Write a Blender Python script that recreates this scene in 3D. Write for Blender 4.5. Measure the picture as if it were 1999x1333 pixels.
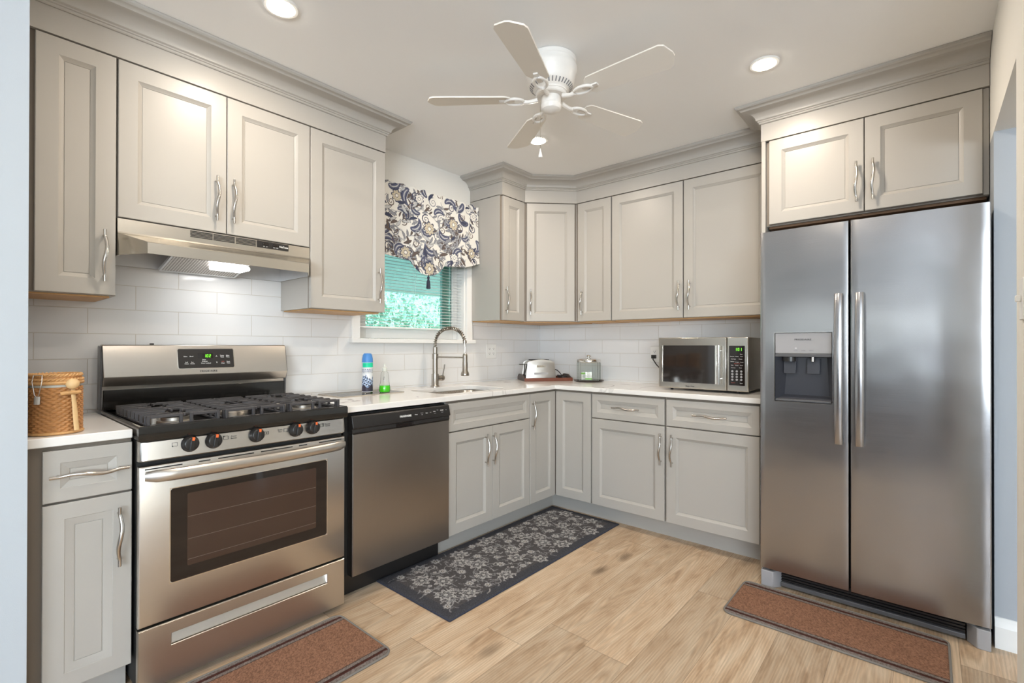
import bpy, bmesh, math, random
import numpy as np
from mathutils import Matrix, Vector, Euler
random.seed(7)
rng = np.random.default_rng(11)
PI = math.pi
SC = bpy.context.scene
COL = SC.collection
for o in list(bpy.data.objects):
    bpy.data.objects.remove(o)

# ------------------------------------------------------------------ camera
F_PX, YAW, PITCH, ROLL = 944.29, .7067, .0033, .0016
CAM = Vector((-3.5079, -2.7041, 1.1987))
cam = bpy.data.cameras.new('camera')
cam_ob = bpy.data.objects.new('camera', cam)
COL.objects.link(cam_ob)
fw0, rt0, up0 = Vector((math.cos(YAW), math.sin(YAW), 0)), Vector((math.sin(YAW), -math.cos(YAW), 0)), Vector((0, 0, 1))
fw = fw0*math.cos(PITCH)+up0*math.sin(PITCH)
up1 = up0*math.cos(PITCH)-fw0*math.sin(PITCH)
rt = rt0*math.cos(ROLL)+up1*math.sin(ROLL)
up = up1*math.cos(ROLL)-rt0*math.sin(ROLL)
m3 = Matrix((rt, up, -fw)).transposed()
cam_ob.matrix_world = Matrix.Translation(CAM) @ m3.to_4x4()
cam.sensor_width = 36.0
cam.sensor_fit = 'HORIZONTAL'
cam.lens = 36.0*F_PX/1999
cam.shift_x = -6.33/1999
cam.shift_y = 5.17/1999
cam.clip_start = .02
SC.camera = cam_ob

# ------------------------------------------------------------------ world, sun, daylight, exposure
vs = SC.view_settings
vs.view_transform = 'Standard'
vs.look = 'None'
vs.gamma = 1.0
vs.use_curve_mapping = False
vs.exposure = 0.17
world = bpy.data.worlds.new('sky')
SC.world = world
world.use_nodes = True
wn = world.node_tree
wn.nodes.clear()
wo = wn.nodes.new('ShaderNodeOutputWorld')
wb = wn.nodes.new('ShaderNodeBackground')
sk = wn.nodes.new('ShaderNodeTexSky')
sk.sky_type = 'NISHITA'
sk.sun_disc = False
sk.sun_elevation = math.radians(48)
sk.sun_rotation = math.radians(170)
wb.inputs['Strength'].default_value = .5
wn.links.new(sk.outputs[0], wb.inputs[0])
wn.links.new(wb.outputs[0], wo.inputs[0])


def light(name, kind, loc, energy, color, rot=(0, 0, 0), **kw):
    l = bpy.data.lights.new(name, kind)
    l.energy = energy
    l.color = color
    for k, v in kw.items():
        setattr(l, k, v)
    o = bpy.data.objects.new(name, l)
    o.location = loc
    o.rotation_euler = rot
    COL.objects.link(o)
    return o


light('sun', 'SUN', (0, -3, 8), 8.0, (1, .96, .88), (math.radians(42), 0, math.radians(12)), angle=.01)
# added fill at an invented door behind the camera, tilted up to the ceiling
light('added_ceiling_fill', 'AREA', (-5.2, -6.40, .95), 42, (.74, .87, 1.0), (math.radians(150), 0, 0),
      shape='RECTANGLE', size=2.3, size_y=1.7)
light('added_side_fill', 'AREA', (-7.08, -5.0, 1.40), 300, (.80, .90, 1.0), (0, math.radians(-143), math.radians(22)),  # added fill at an invented window, aimed up for ceiling and back wall
      shape='RECTANGLE', size=1.25, size_y=2.4)
light('added_streak_strip', 'AREA', (-7.12, -1.8, 1.52), 7, (.80, .90, 1.0), (0, math.radians(-95), 0),  # added strip at an invented slot, for the bright streak in the refrigerator
      shape='RECTANGLE', size=.15, size_y=3.1)
CAN_POWER, CAN_COL = 8.0, (1.0, .86, .71)
HOOD_POWER, HOOD_COL = .45, (1.0, .97, .95)

# ------------------------------------------------------------------ materials
MATS = {}


def new_mat(name):
    m = bpy.data.materials.new(name)
    m.use_nodes = True
    nt = m.node_tree
    b = nt.nodes['Principled BSDF']
    MATS[name] = m
    return m, nt, b


def srgb(r, g, b):
    f = lambda c: (c/255/12.92) if c/255 <= .04045 else ((c/255+.055)/1.055)**2.4
    return (f(r), f(g), f(b), 1)


def mat(name, col, rough=.5, metal=0, noise=0, nscale=60, bump=0, bscale=200, spec=.5, coat=0, emit=None, estr=1):
    m, nt, b = new_mat(name)
    b.inputs['Base Color'].default_value = col
    b.inputs['Roughness'].default_value = rough
    b.inputs['Metallic'].default_value = metal
    b.inputs['Specular IOR Level'].default_value = spec
    if coat:
        b.inputs['Coat Weight'].default_value = coat
        b.inputs['Coat Roughness'].default_value = .08
    if emit:
        b.inputs['Emission Color'].default_value = emit
        b.inputs['Emission Strength'].default_value = estr
    tc = nt.nodes.new('ShaderNodeTexCoord')
    if noise:
        n = nt.nodes.new('ShaderNodeTexNoise')
        n.inputs['Scale'].default_value = nscale
        n.inputs['Detail'].default_value = 4
        nt.links.new(tc.outputs['Object'], n.inputs['Vector'])
        mx = nt.nodes.new('ShaderNodeMix')
        mx.data_type = 'RGBA'
        mx.inputs['A'].default_value = tuple(c*(1-noise) for c in col[:3])+(1,)
        mx.inputs['B'].default_value = tuple(min(1, c*(1+noise)) for c in col[:3])+(1,)
        nt.links.new(n.outputs['Fac'], mx.inputs['Factor'])
        nt.links.new(mx.outputs['Result'], b.inputs['Base Color'])
    if bump:
        n2 = nt.nodes.new('ShaderNodeTexNoise')
        n2.inputs['Scale'].default_value = bscale
        n2.inputs['Detail'].default_value = 3
        nt.links.new(tc.outputs['Object'], n2.inputs['Vector'])
        bp = nt.nodes.new('ShaderNodeBump')
        bp.inputs['Strength'].default_value = bump
        bp.inputs['Distance'].default_value = .002
        nt.links.new(n2.outputs['Fac'], bp.inputs['Height'])
        nt.links.new(bp.outputs['Normal'], b.inputs['Normal'])
    return m


def steel(name, col, rough, stretch, wav=0.0, streak=.03):
    """brushed steel: fine streaks along the grain and a slight waviness of the sheet"""
    m, nt, b = new_mat(name)
    b.inputs['Metallic'].default_value = 1
    tc = nt.nodes.new('ShaderNodeTexCoord')
    mp = nt.nodes.new('ShaderNodeMapping')
    mp.inputs['Scale'].default_value = stretch
    nt.links.new(tc.outputs['Object'], mp.inputs['Vector'])
    n = nt.nodes.new('ShaderNodeTexNoise')
    n.inputs['Scale'].default_value = 1
    n.inputs['Detail'].default_value = 5
    nt.links.new(mp.outputs['Vector'], n.inputs['Vector'])
    mx = nt.nodes.new('ShaderNodeMix')
    mx.data_type = 'RGBA'
    mx.inputs['A'].default_value = tuple(c*(1-streak) for c in col[:3])+(1,)
    mx.inputs['B'].default_value = tuple(c*(1+streak) for c in col[:3])+(1,)
    nt.links.new(n.outputs['Fac'], mx.inputs['Factor'])
    nt.links.new(mx.outputs['Result'], b.inputs['Base Color'])
    mr = nt.nodes.new('ShaderNodeMapRange')
    mr.inputs['To Min'].default_value = rough-.05
    mr.inputs['To Max'].default_value = rough+.06
    nt.links.new(n.outputs['Fac'], mr.inputs['Value'])
    nt.links.new(mr.outputs['Result'], b.inputs['Roughness'])
    b1 = nt.nodes.new('ShaderNodeBump')
    b1.inputs['Strength'].default_value = .02
    b1.inputs['Distance'].default_value = .0006
    nt.links.new(n.outputs['Fac'], b1.inputs['Height'])
    last = b1
    if wav:
        w = nt.nodes.new('ShaderNodeTexNoise')
        w.inputs['Scale'].default_value = 4.0
        w.inputs['Detail'].default_value = 1
        nt.links.new(tc.outputs['Object'], w.inputs['Vector'])
        b2 = nt.nodes.new('ShaderNodeBump')
        b2.inputs['Strength'].default_value = 1
        b2.inputs['Distance'].default_value = wav
        nt.links.new(w.outputs['Fac'], b2.inputs['Height'])
        nt.links.new(b1.outputs['Normal'], b2.inputs['Normal'])
        last = b2
    nt.links.new(last.outputs['Normal'], b.inputs['Normal'])
    return m


def vcol_mat(name, rough=.9, bump=.3, bscale=900, attr='Col'):
    m, nt, b = new_mat(name)
    at = nt.nodes.new('ShaderNodeAttribute')
    at.attribute_name = attr
    nt.links.new(at.outputs['Color'], b.inputs['Base Color'])
    b.inputs['Roughness'].default_value = rough
    b.inputs['Specular IOR Level'].default_value = .25
    if bump:
        tc = nt.nodes.new('ShaderNodeTexCoord')
        n2 = nt.nodes.new('ShaderNodeTexNoise')
        n2.inputs['Scale'].default_value = bscale
        nt.links.new(tc.outputs['Object'], n2.inputs['Vector'])
        bp = nt.nodes.new('ShaderNodeBump')
        bp.inputs['Strength'].default_value = bump
        bp.inputs['Distance'].default_value = .002
        nt.links.new(n2.outputs['Fac'], bp.inputs['Height'])
        nt.links.new(bp.outputs['Normal'], b.inputs['Normal'])
    return m


def glass_mat(name, tint, gloss=.08, rough=.0, ior=1.45):
    m = bpy.data.materials.new(name)
    m.use_nodes = True
    nt = m.node_tree
    nt.nodes.clear()
    out = nt.nodes.new('ShaderNodeOutputMaterial')
    tr = nt.nodes.new('ShaderNodeBsdfTransparent')
    tr.inputs['Color'].default_value = tint
    gl = nt.nodes.new('ShaderNodeBsdfGlossy')
    gl.inputs['Roughness'].default_value = rough
    fr = nt.nodes.new('ShaderNodeFresnel')
    fr.inputs['IOR'].default_value = ior
    ad = nt.nodes.new('ShaderNodeMath')
    ad.operation = 'ADD'
    ad.use_clamp = True
    ad.inputs[1].default_value = gloss
    nt.links.new(fr.outputs[0], ad.inputs[0])
    mx = nt.nodes.new('ShaderNodeMixShader')
    nt.links.new(ad.outputs[0], mx.inputs[0])
    nt.links.new(tr.outputs[0], mx.inputs[1])
    nt.links.new(gl.outputs[0], mx.inputs[2])
    nt.links.new(mx.outputs[0], out.inputs[0])
    MATS[name] = m
    return m


def emit_mat(name, col, strength):
    m = bpy.data.materials.new(name)
    m.use_nodes = True
    nt = m.node_tree
    nt.nodes.clear()
    out = nt.nodes.new('ShaderNodeOutputMaterial')
    e = nt.nodes.new('ShaderNodeEmission')
    e.inputs[0].default_value = col
    e.inputs[1].default_value = strength
    nt.links.new(e.outputs[0], out.inputs[0])
    MATS[name] = m
    return m


M = MATS
mat('paint_wall', (.80, .785, .74, 1), .65, bump=.10, bscale=350)
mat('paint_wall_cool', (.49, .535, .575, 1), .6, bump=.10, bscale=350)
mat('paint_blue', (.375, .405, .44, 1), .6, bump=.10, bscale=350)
mat('paint_dining', (.34, .36, .38, 1), .6)
mat('unseen_dark_brown', (.09, .06, .045, 1), .5)  # dark tone for unseen surfaces mirrored low in the refrigerator
mat('paint_ceiling', (.90, .90, .89, 1), .8, bump=.12, bscale=400)
mat('white_trim', (.83, .83, .81, 1), .35)
mat('cabinet_paint', (.43, .408, .372, 1), .36, noise=.012, nscale=300, spec=.45)
mat('cabinet_gap', (.20, .165, .13, 1), .6)
mat('birch', (.62, .36, .15, 1), .5, noise=.15, nscale=40)
mat('dark_wood_inside', (.16, .085, .04, 1), .6, noise=.2, nscale=30)
mat('nickel', (.56, .53, .49, 1), .22, 1)
mat('nickel_faucet', (.41, .37, .32, 1), .27, 1)
mat('chrome', (.78, .76, .72, 1), .10, 1)
steel('steel_range', (.60, .565, .52, 1), .30, (6, 40, 500), .0012)
steel('steel_dish', (.355, .33, .305, 1), .30, (400, 40, 5), .0012)
steel('steel_fridge', (.39, .385, .39, 1), .22, (3, 40, 700), .004, .015)
steel('steel_hood', (.60, .565, .50, 1), .24, (6, 40, 500), .001)
steel('steel_mw', (.56, .53, .48, 1), .24, (6, 40, 400), .001)
steel('steel_toaster', (.56, .545, .52, 1), .42, (6, 40, 400), .0)
steel('steel_sink', (.50, .47, .43, 1), .28, (200, 6, 200), .0)
mat('galvanised', (.66, .67, .68, 1), .42, .6, noise=.05, nscale=50)
mat('black_enamel', (.012, .011, .010, 1), .12, spec=.6)
mat('black_plastic', (.018, .016, .015, 1), .32)
mat('black_matte', (.012, .012, .012, 1), .6)
mat('black_glass', (.012, .008, .007, 1), .05, spec=.6)
mat('oven_pane', (.040, .020, .014, 1), .10, spec=.8)
mat('mw_pane', (.022, .018, .016, 1), .06, spec=.8)
mat('cast_iron', (.048, .045, .047, 1), .5, bump=.3, bscale=500)
mat('burner_metal', (.50, .46, .41, 1), .4, 1)
mat('orange_mark', (.75, .14, .03, 1), .5)
mat('white_print', (.75, .75, .73, 1), .5)
mat('dark_print', (.06, .06, .06, 1), .5)
mat('grey_print', (.25, .25, .26, 1), .5)
mat('rack_metal', (.13, .10, .085, 1), .4)
mat('red_print', (.45, .08, .05, 1), .5)
emit_mat('led_green', (.22, 1, .05, 1), 1.6)
mat('led_off', (.07, .07, .09, 1), .3)
mat('grey_plastic', (.36, .355, .36, 1), .4)
mat('dark_grey_plastic', (.10, .10, .105, 1), .35)
mat('dispenser_dark', (.055, .057, .068, 1), .25, spec=.6)
mat('fridge_side', (.10, .10, .105, 1), .5)
mat('white_plastic', (.82, .82, .80, 1), .35)
mat('blind_white', (.86, .87, .86, 1), .45)
mat('fan_white', (.82, .80, .76, 1), .35)
mat('fan_blade', (.80, .765, .70, 1), .45)
mat('chain_metal', (.35, .29, .22, 1), .35, 1)
mat('sash_teal', (.36, .47, .47, 1), .5)
mat('navy_thread', (.030, .036, .060, 1), .9, bump=.5, bscale=600)
mat('tray_wood', (.16, .045, .022, 1), .38, noise=.25, nscale=25)
mat('tray_side', (.085, .06, .052, 1), .45, noise=.2, nscale=25)
mat('light_wood', (.70, .47, .23, 1), .55, noise=.12, nscale=30)
mat('rattan', (.43, .20, .065, 1), .55, noise=.35, nscale=90)
mat('rattan_light', (.56, .31, .12, 1), .5, noise=.3, nscale=110)
mat('cord_black', (.02, .018, .017, 1), .45)
mat('lens_white', (.9, .9, .9, 1), .4)
emit_mat('can_lens', (1.0, .92, .78, 1), 40.0)
emit_mat('hood_lens', (1.0, .98, .95, 1), 7.0)
mat('blue_cap', (.075, .27, .66, 1), .4)
mat('clear_nozzle', (.62, .64, .58, 1), .3)
mat('soap_green', (.07, .62, .015, 1), .12, spec=.6)
mat('tea_white', (.80, .82, .78, 1), .6)
mat('tea_green', (.24, .55, .10, 1), .6)
mat('glass_edge', (.50, .44, .36, 1), .15)
glass_mat('window_glass', (.66, .91, .85, 1), .02)
glass_mat('clear_glass', (.95, .96, .95, 1), .03, .05, 1.06)
glass_mat('jar_glass', (.93, .95, .93, 1), .04, .02, 1.12)
glass_mat('board_glass', (.93, .92, .88, 1), .02)
mat('leaf', (.25, .42, .28, 1), .5, noise=.5, nscale=2)
mat('leaf_light', (.52, .64, .52, 1), .5, noise=.4, nscale=2)
mat('bark', (.12, .08, .05, 1), .9)
mat('porch_board', (.86, .87, .86, 1), .7)
mat('grass', (.58, .60, .56, 1), .9, noise=.4, nscale=5)
mat('mat_edge', (.20, .185, .165, 1), .9, bump=.6, bscale=500)
vcol_mat('valance_cloth', .9, .2)
vcol_mat('rug_pile', .95, .8, 420)
vcol_mat('mat_pile', .95, .9, 500)
vcol_mat('can_label', .35, 0)


def quartz():
    m, nt, b = new_mat('quartz')
    tc = nt.nodes.new('ShaderNodeTexCoord')
    mp = nt.nodes.new('ShaderNodeMapping')
    mp.inputs['Rotation'].default_value = (0, 0, .6)
    nt.links.new(tc.outputs['Object'], mp.inputs['Vector'])
    n1 = nt.nodes.new('ShaderNodeTexNoise')
    n1.inputs['Scale'].default_value = 2.1
    n1.inputs['Detail'].default_value = 6
    n1.inputs['Distortion'].default_value = 1.2
    nt.links.new(mp.outputs['Vector'], n1.inputs['Vector'])
    sb = nt.nodes.new('ShaderNodeMath')
    sb.operation = 'SUBTRACT'
    sb.inputs[1].default_value = .5
    nt.links.new(n1.outputs['Fac'], sb.inputs[0])
    ab = nt.nodes.new('ShaderNodeMath')
    ab.operation = 'ABSOLUTE'
    nt.links.new(sb.outputs[0], ab.inputs[0])
    rp = nt.nodes.new('ShaderNodeValToRGB')
    rp.color_ramp.elements[0].position = 0
    rp.color_ramp.elements[0].color = (.38, .36, .34, 1)
    rp.color_ramp.elements[1].position = .022
    rp.color_ramp.elements[1].color = (.80, .78, .75, 1)
    nt.links.new(ab.outputs[0], rp.inputs[0])
    n2 = nt.nodes.new('ShaderNodeTexNoise')
    n2.inputs['Scale'].default_value = 3.3
    nt.links.new(tc.outputs['Object'], n2.inputs['Vector'])
    r2 = nt.nodes.new('ShaderNodeValToRGB')
    r2.color_ramp.elements[0].position = .46
    r2.color_ramp.elements[1].position = .62
    nt.links.new(n2.outputs['Fac'], r2.inputs[0])
    mx = nt.nodes.new('ShaderNodeMix')
    mx.data_type = 'RGBA'
    mx.inputs['A'].default_value = (.80, .785, .755, 1)
    nt.links.new(r2.outputs[0], mx.inputs['Factor'])
    nt.links.new(rp.outputs[0], mx.inputs['B'])
    nt.links.new(mx.outputs['Result'], b.inputs['Base Color'])
    b.inputs['Roughness'].default_value = .16


quartz()


def tile_mat(name, axis):
    """white subway tile, 324 x 107 mm, running bond; axis = wall direction"""
    m, nt, b = new_mat(name)
    tc = nt.nodes.new('ShaderNodeTexCoord')
    sp = nt.nodes.new('ShaderNodeSeparateXYZ')
    nt.links.new(tc.outputs['Object'], sp.inputs[0])
    cb = nt.nodes.new('ShaderNodeCombineXYZ')
    nt.links.new(sp.outputs[axis], cb.inputs[0])
    nt.links.new(sp.outputs[2], cb.inputs[1])
    mp = nt.nodes.new('ShaderNodeMapping')
    # rows start at z = .926 (a course line), joints at x = -2.803 in odd rows
    mp.inputs['Location'].default_value = ((3.1275+.32475*2, -.926+.1072*2, 0) if axis == 0 else (2.115+.006+.32475*2, -.926+.1072*2, 0))
    nt.links.new(cb.outputs[0], mp.inputs[0])
    br = nt.nodes.new('ShaderNodeTexBrick')
    br.offset = .5
    br.inputs['Scale'].default_value = 1
    br.inputs['Brick Width'].default_value = .32475
    br.inputs['Row Height'].default_value = .1072
    br.inputs['Mortar Size'].default_value = .0016
    br.inputs['Mortar Smooth'].default_value = .2
    br.inputs['Color1'].default_value = (.745, .745, .74, 1)
    br.inputs['Color2'].default_value = (.765, .765, .76, 1)
    br.inputs['Mortar'].default_value = (.60, .57, .52, 1)
    nt.links.new(mp.outputs[0], br.inputs['Vector'])
    nt.links.new(br.outputs['Color'], b.inputs['Base Color'])
    mr = nt.nodes.new('ShaderNodeMapRange')
    mr.inputs['To Min'].default_value = .10
    mr.inputs['To Max'].default_value = .7
    nt.links.new(br.outputs['Fac'], mr.inputs['Value'])
    nt.links.new(mr.outputs[0], b.inputs['Roughness'])
    iv = nt.nodes.new('ShaderNodeMath')
    iv.operation = 'SUBTRACT'
    iv.inputs[0].default_value = 1
    nt.links.new(br.outputs['Fac'], iv.inputs[1])
    bp = nt.nodes.new('ShaderNodeBump')
    bp.inputs['Strength'].default_value = .6
    bp.inputs['Distance'].default_value = .002
    nt.links.new(iv.outputs[0], bp.inputs['Height'])
    n = nt.nodes.new('ShaderNodeTexNoise')
    n.inputs['Scale'].default_value = 9
    nt.links.new(tc.outputs['Object'], n.inputs['Vector'])
    b2 = nt.nodes.new('ShaderNodeBump')
    b2.inputs['Strength'].default_value = .5
    b2.inputs['Distance'].default_value = .004
    nt.links.new(n.outputs['Fac'], b2.inputs['Height'])
    nt.links.new(bp.outputs['Normal'], b2.inputs['Normal'])
    nt.links.new(b2.outputs['Normal'], b.inputs['Normal'])


tile_mat('tile_left', 0)
tile_mat('tile_back', 1)


def floor_mat():
    m, nt, b = new_mat('oak_plank')
    L = nt.links.new
    N = nt.nodes.new

    def math_(op, a, bb=None, c=None):
        n = N('ShaderNodeMath')
        n.operation = op
        for i, v in enumerate((a, bb, c)):
            if v is None:
                continue
            if isinstance(v, (int, float)):
                n.inputs[i].default_value = v
            else:
                L(v, n.inputs[i])
        return n.outputs[0]
    tc = N('ShaderNodeTexCoord')
    sp = N('ShaderNodeSeparateXYZ')
    L(tc.outputs['Object'], sp.inputs[0])
    X, Y = sp.outputs[0], sp.outputs[1]
    PW, PL = .19, 1.22
    yr = math_('DIVIDE', math_('ADD', Y, 1.466+.19*40), PW)
    row = math_('FLOOR', yr)
    yf = math_('FRACT', yr)
    wn_ = N('ShaderNodeTexWhiteNoise')
    wn_.noise_dimensions = '1D'
    L(math_('ADD', row, 3.7), wn_.inputs['W'])
    off = math_('MULTIPLY', wn_.outputs['Value'], PL)
    xr = math_('DIVIDE', math_('ADD', math_('ADD', X, 20.0), off), PL)
    colm = math_('FLOOR', xr)
    xf = math_('FRACT', xr)
    w2 = N('ShaderNodeTexWhiteNoise')
    w2.noise_dimensions = '2D'
    cbv = N('ShaderNodeCombineXYZ')
    L(row, cbv.inputs[0])
    L(colm, cbv.inputs[1])
    L(cbv.outputs[0], w2.inputs['Vector'])
    pid = w2.outputs['Value']
    # grain coordinates, shifted for each board
    gv = N('ShaderNodeCombineXYZ')
    L(math_('ADD', math_('MULTIPLY', X, 1.0), math_('MULTIPLY', pid, 31)), gv.inputs[0])
    L(math_('MULTIPLY', math_('ADD', Y, math_('MULTIPLY', pid, 17)), 5.5), gv.inputs[1])
    n1 = N('ShaderNodeTexNoise')
    n1.inputs['Scale'].default_value = 2.6
    n1.inputs['Detail'].default_value = 7
    n1.inputs['Roughness'].default_value = .62
    n1.inputs['Distortion'].default_value = .9
    L(gv.outputs[0], n1.inputs['Vector'])
    r1 = N('ShaderNodeValToRGB')
    e = r1.color_ramp.elements
    e[0].position, e[0].color = .25, srgb(158, 128, 98)
    e[1].position, e[1].color = .68, srgb(208, 188, 162)
    q = r1.color_ramp.elements.new(.45)
    q.color = srgb(190, 164, 135)
    L(n1.outputs['Fac'], r1.inputs[0])
    gv2 = N('ShaderNodeCombineXYZ')
    L(math_('ADD', math_('MULTIPLY', X, 4.0), math_('MULTIPLY', pid, 13)), gv2.inputs[0])
    L(math_('MULTIPLY', Y, 120), gv2.inputs[1])
    n2 = N('ShaderNodeTexNoise')
    n2.inputs['Scale'].default_value = 1.6
    n2.inputs['Detail'].default_value = 4
    L(gv2.outputs[0], n2.inputs['Vector'])
    fine = math_('ADD', math_('MULTIPLY', n2.outputs['Fac'], .50), .75)
    # long cathedral rings
    wv = N('ShaderNodeTexWave')
    wv.wave_type = 'RINGS'
    wv.rings_direction = 'Z'
    wv.inputs['Scale'].default_value = 2.2
    wv.inputs['Distortion'].default_value = 5
    wv.inputs['Detail'].default_value = 3
    wv.inputs['Detail Scale'].default_value = 1.2
    gv3 = N('ShaderNodeCombineXYZ')
    L(math_('MULTIPLY', math_('SUBTRACT', xf, .5), 1.3), gv3.inputs[0])
    L(math_('MULTIPLY', math_('SUBTRACT', yf, pid), 2.6), gv3.inputs[1])
    L(pid, gv3.inputs[2])
    L(gv3.outputs[0], wv.inputs['Vector'])
    ring = math_('ADD', math_('MULTIPLY', wv.outputs['Fac'], .17), .88)
    # knots
    vo = N('ShaderNodeTexVoronoi')
    vo.inputs['Scale'].default_value = 1.0
    kv = N('ShaderNodeCombineXYZ')
    L(math_('ADD', math_('MULTIPLY', X, 1.5), math_('MULTIPLY', pid, 7)), kv.inputs[0])
    L(math_('MULTIPLY', Y, 3.4), kv.inputs[1])
    L(kv.outputs[0], vo.inputs['Vector'])
    kd = math_('ADD', vo.outputs['Distance'], math_('MULTIPLY', math_('SUBTRACT', n1.outputs['Fac'], .5), .22))
    kr = N('ShaderNodeMapRange')
    kr.inputs['From Min'].default_value = .0
    kr.inputs['From Max'].default_value = .13
    kr.inputs['To Min'].default_value = .50
    kr.inputs['To Max'].default_value = 1.0
    L(kd, kr.inputs['Value'])
    tone = math_('ADD', math_('MULTIPLY', pid, .27), .82)
    fac = math_('MULTIPLY', math_('MULTIPLY', math_('MULTIPLY', fine, ring), kr.outputs[0]), tone)
    # board joints
    ey = math_('LESS_THAN', math_('ABSOLUTE', math_('SUBTRACT', math_('ABSOLUTE', math_('SUBTRACT', yf, .5)), .5)), .006)
    ex = math_('LESS_THAN', math_('ABSOLUTE', math_('SUBTRACT', math_('ABSOLUTE', math_('SUBTRACT', xf, .5)), .5)), .0012)
    edge = math_('MAXIMUM', ey, ex)
    fac2 = math_('MULTIPLY', fac, math_('SUBTRACT', 1.0, math_('MULTIPLY', edge, .38)))
    vm = N('ShaderNodeVectorMath')
    vm.operation = 'SCALE'
    L(r1.outputs[0], vm.inputs[0])
    L(fac2, vm.inputs['Scale'])
    L(vm.outputs[0], b.inputs['Base Color'])
    b.inputs['Roughness'].default_value = .42
    b.inputs['Specular IOR Level'].default_value = .35
    bp = N('ShaderNodeBump')
    bp.inputs['Strength'].default_value = .25
    bp.inputs['Distance'].default_value = .001
    L(fac2, bp.inputs['Height'])
    L(bp.outputs['Normal'], b.inputs['Normal'])


floor_mat()


# ------------------------------------------------------------------ mesh helpers
class MB:
    def __init__(s):
        s.v, s.f, s.c = [], [], None

    def add(s, vs_, fs):
        n = len(s.v)
        s.v += [tuple(p) for p in vs_]
        s.f += [tuple(i+n for i in q) for q in fs]
        return s

    def box(s, x0, x1, y0, y1, z0, z1):
        x0, x1 = min(x0, x1), max(x0, x1)
        y0, y1 = min(y0, y1), max(y0, y1)
        z0, z1 = min(z0, z1), max(z0, z1)
        return s.add([(x0, y0, z0), (x1, y0, z0), (x1, y1, z0), (x0, y1, z0), (x0, y0, z1), (x1, y0, z1), (x1, y1, z1), (x0, y1, z1)],
                     [(0, 3, 2, 1), (4, 5, 6, 7), (0, 1, 5, 4), (1, 2, 6, 5), (2, 3, 7, 6), (3, 0, 4, 7)])

    def loft(s, loops, cap0=True, cap1=True, closed=True):
        n = len(loops[0])
        base = len(s.v)
        for lp in loops:
            s.v += [tuple(p) for p in lp]
        for i in range(len(loops)-1):
            for j in range(n if closed else n-1):
                a, b_ = base+i*n+j, base+i*n+(j+1) % n
                s.f.append((a, b_, b_+n, a+n))
        if cap0:
            s.f.append(tuple(base+j for j in reversed(range(n))))
        if cap1:
            s.f.append(tuple(base+(len(loops)-1)*n+j for j in range(n)))
        return s

    def tube(s, pts, r, n=10, caps=True, squash=None):
        pts = [Vector(p) for p in pts]
        rs = r if isinstance(r, (list, tuple)) else [r]*len(pts)
        t0 = (pts[1]-pts[0]).normalized()
        a = Vector((0, 0, 1)) if abs(t0.z) < .9 else Vector((1, 0, 0))
        u = t0.cross(a).normalized()
        loops = []
        for i, p in enumerate(pts):
            t = (pts[min(i+1, len(pts)-1)]-pts[max(i-1, 0)]).normalized()
            u = (u-t*u.dot(t)).normalized()
            w = t.cross(u)
            loops.append([p+(u*math.cos(2*PI*k/n)+w*math.sin(2*PI*k/n))*rs[i] for k in range(n)])
        return s.loft(loops, caps, caps)

    def lathe(s, prof, n=32, c=(0, 0, 0), cap0=True, cap1=True):
        loops = [[(c[0]+r*math.cos(2*PI*k/n), c[1]+r*math.sin(2*PI*k/n), c[2]+z) for k in range(n)] for r, z in prof]
        return s.loft(loops, cap0, cap1)

    def cyl(s, p0, p1, r, n=16):
        return s.tube([p0, p1], r, n)

    def prism(s, poly, z0, z1):
        return s.loft([[(x, y, z0) for x, y in poly], [(x, y, z1) for x, y in poly]])

    def sph(s, c, r, n=12, m_=8, sc=(1, 1, 1)):
        prof = [(r*math.sin(PI*i/m_) + 1e-5, -r*math.cos(PI*i/m_)) for i in range(m_+1)]
        loops = [[(c[0]+q*sc[0]*math.cos(2*PI*k/n), c[1]+q*sc[1]*math.sin(2*PI*k/n), c[2]+z*sc[2]) for k in range(n)] for q, z in prof]
        return s.loft(loops)

    def xf(s, m_):
        s.v = [tuple(m_ @ Vector(p)) for p in s.v]
        return s


def mesh_of(name, mb, m=None, smooth=35):
    me = bpy.data.meshes.new(name)
    me.from_pydata(mb.v, [], mb.f)
    me.update()
    bm = bmesh.new()
    bm.from_mesh(me)
    bmesh.ops.recalc_face_normals(bm, faces=bm.faces)
    bm.to_mesh(me)
    bm.free()
    if smooth:
        for p in me.polygons:
            p.use_smooth = True
        me.set_sharp_from_angle(angle=math.radians(smooth))
    if m:
        me.materials.append(M[m] if isinstance(m, str) else m)
    if mb.c is not None:
        at = me.color_attributes.new('Col', 'FLOAT_COLOR', 'POINT')
        at.data.foreach_set('color', np.asarray(mb.c, dtype=np.float32).ravel())
    return me


def obj(name, mb, m=None, parent=None, bevel=0, loc=None, rot=None, smooth=35, seg=2):
    me = mb if isinstance(mb, bpy.types.Mesh) else mesh_of(name, mb, m, smooth)
    o = bpy.data.objects.new(name, me)
    COL.objects.link(o)
    if parent:
        o.parent = parent
    if loc:
        o.location = loc
    if rot:
        o.rotation_euler = rot
    if bevel:
        md = o.modifiers.new('bevel', 'BEVEL')
        md.width = bevel
        md.segments = seg
        md.limit_method = 'ANGLE'
        md.angle_limit = math.radians(40)
    return o


def tag(o, label, cat, group=None, kind=None):
    if label:
        o['label'] = label
    if cat:
        o['category'] = cat
    if group:
        o['group'] = group
    if kind:
        o['kind'] = kind
    return o


def thing(name, label, cat, loc=(0, 0, 0), rz=0, group=None):
    o = bpy.data.objects.new(name, None)
    o.empty_display_size = .1
    COL.objects.link(o)
    o.location = loc
    o.rotation_euler = (0, 0, rz)
    return tag(o, label, cat, group)


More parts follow.
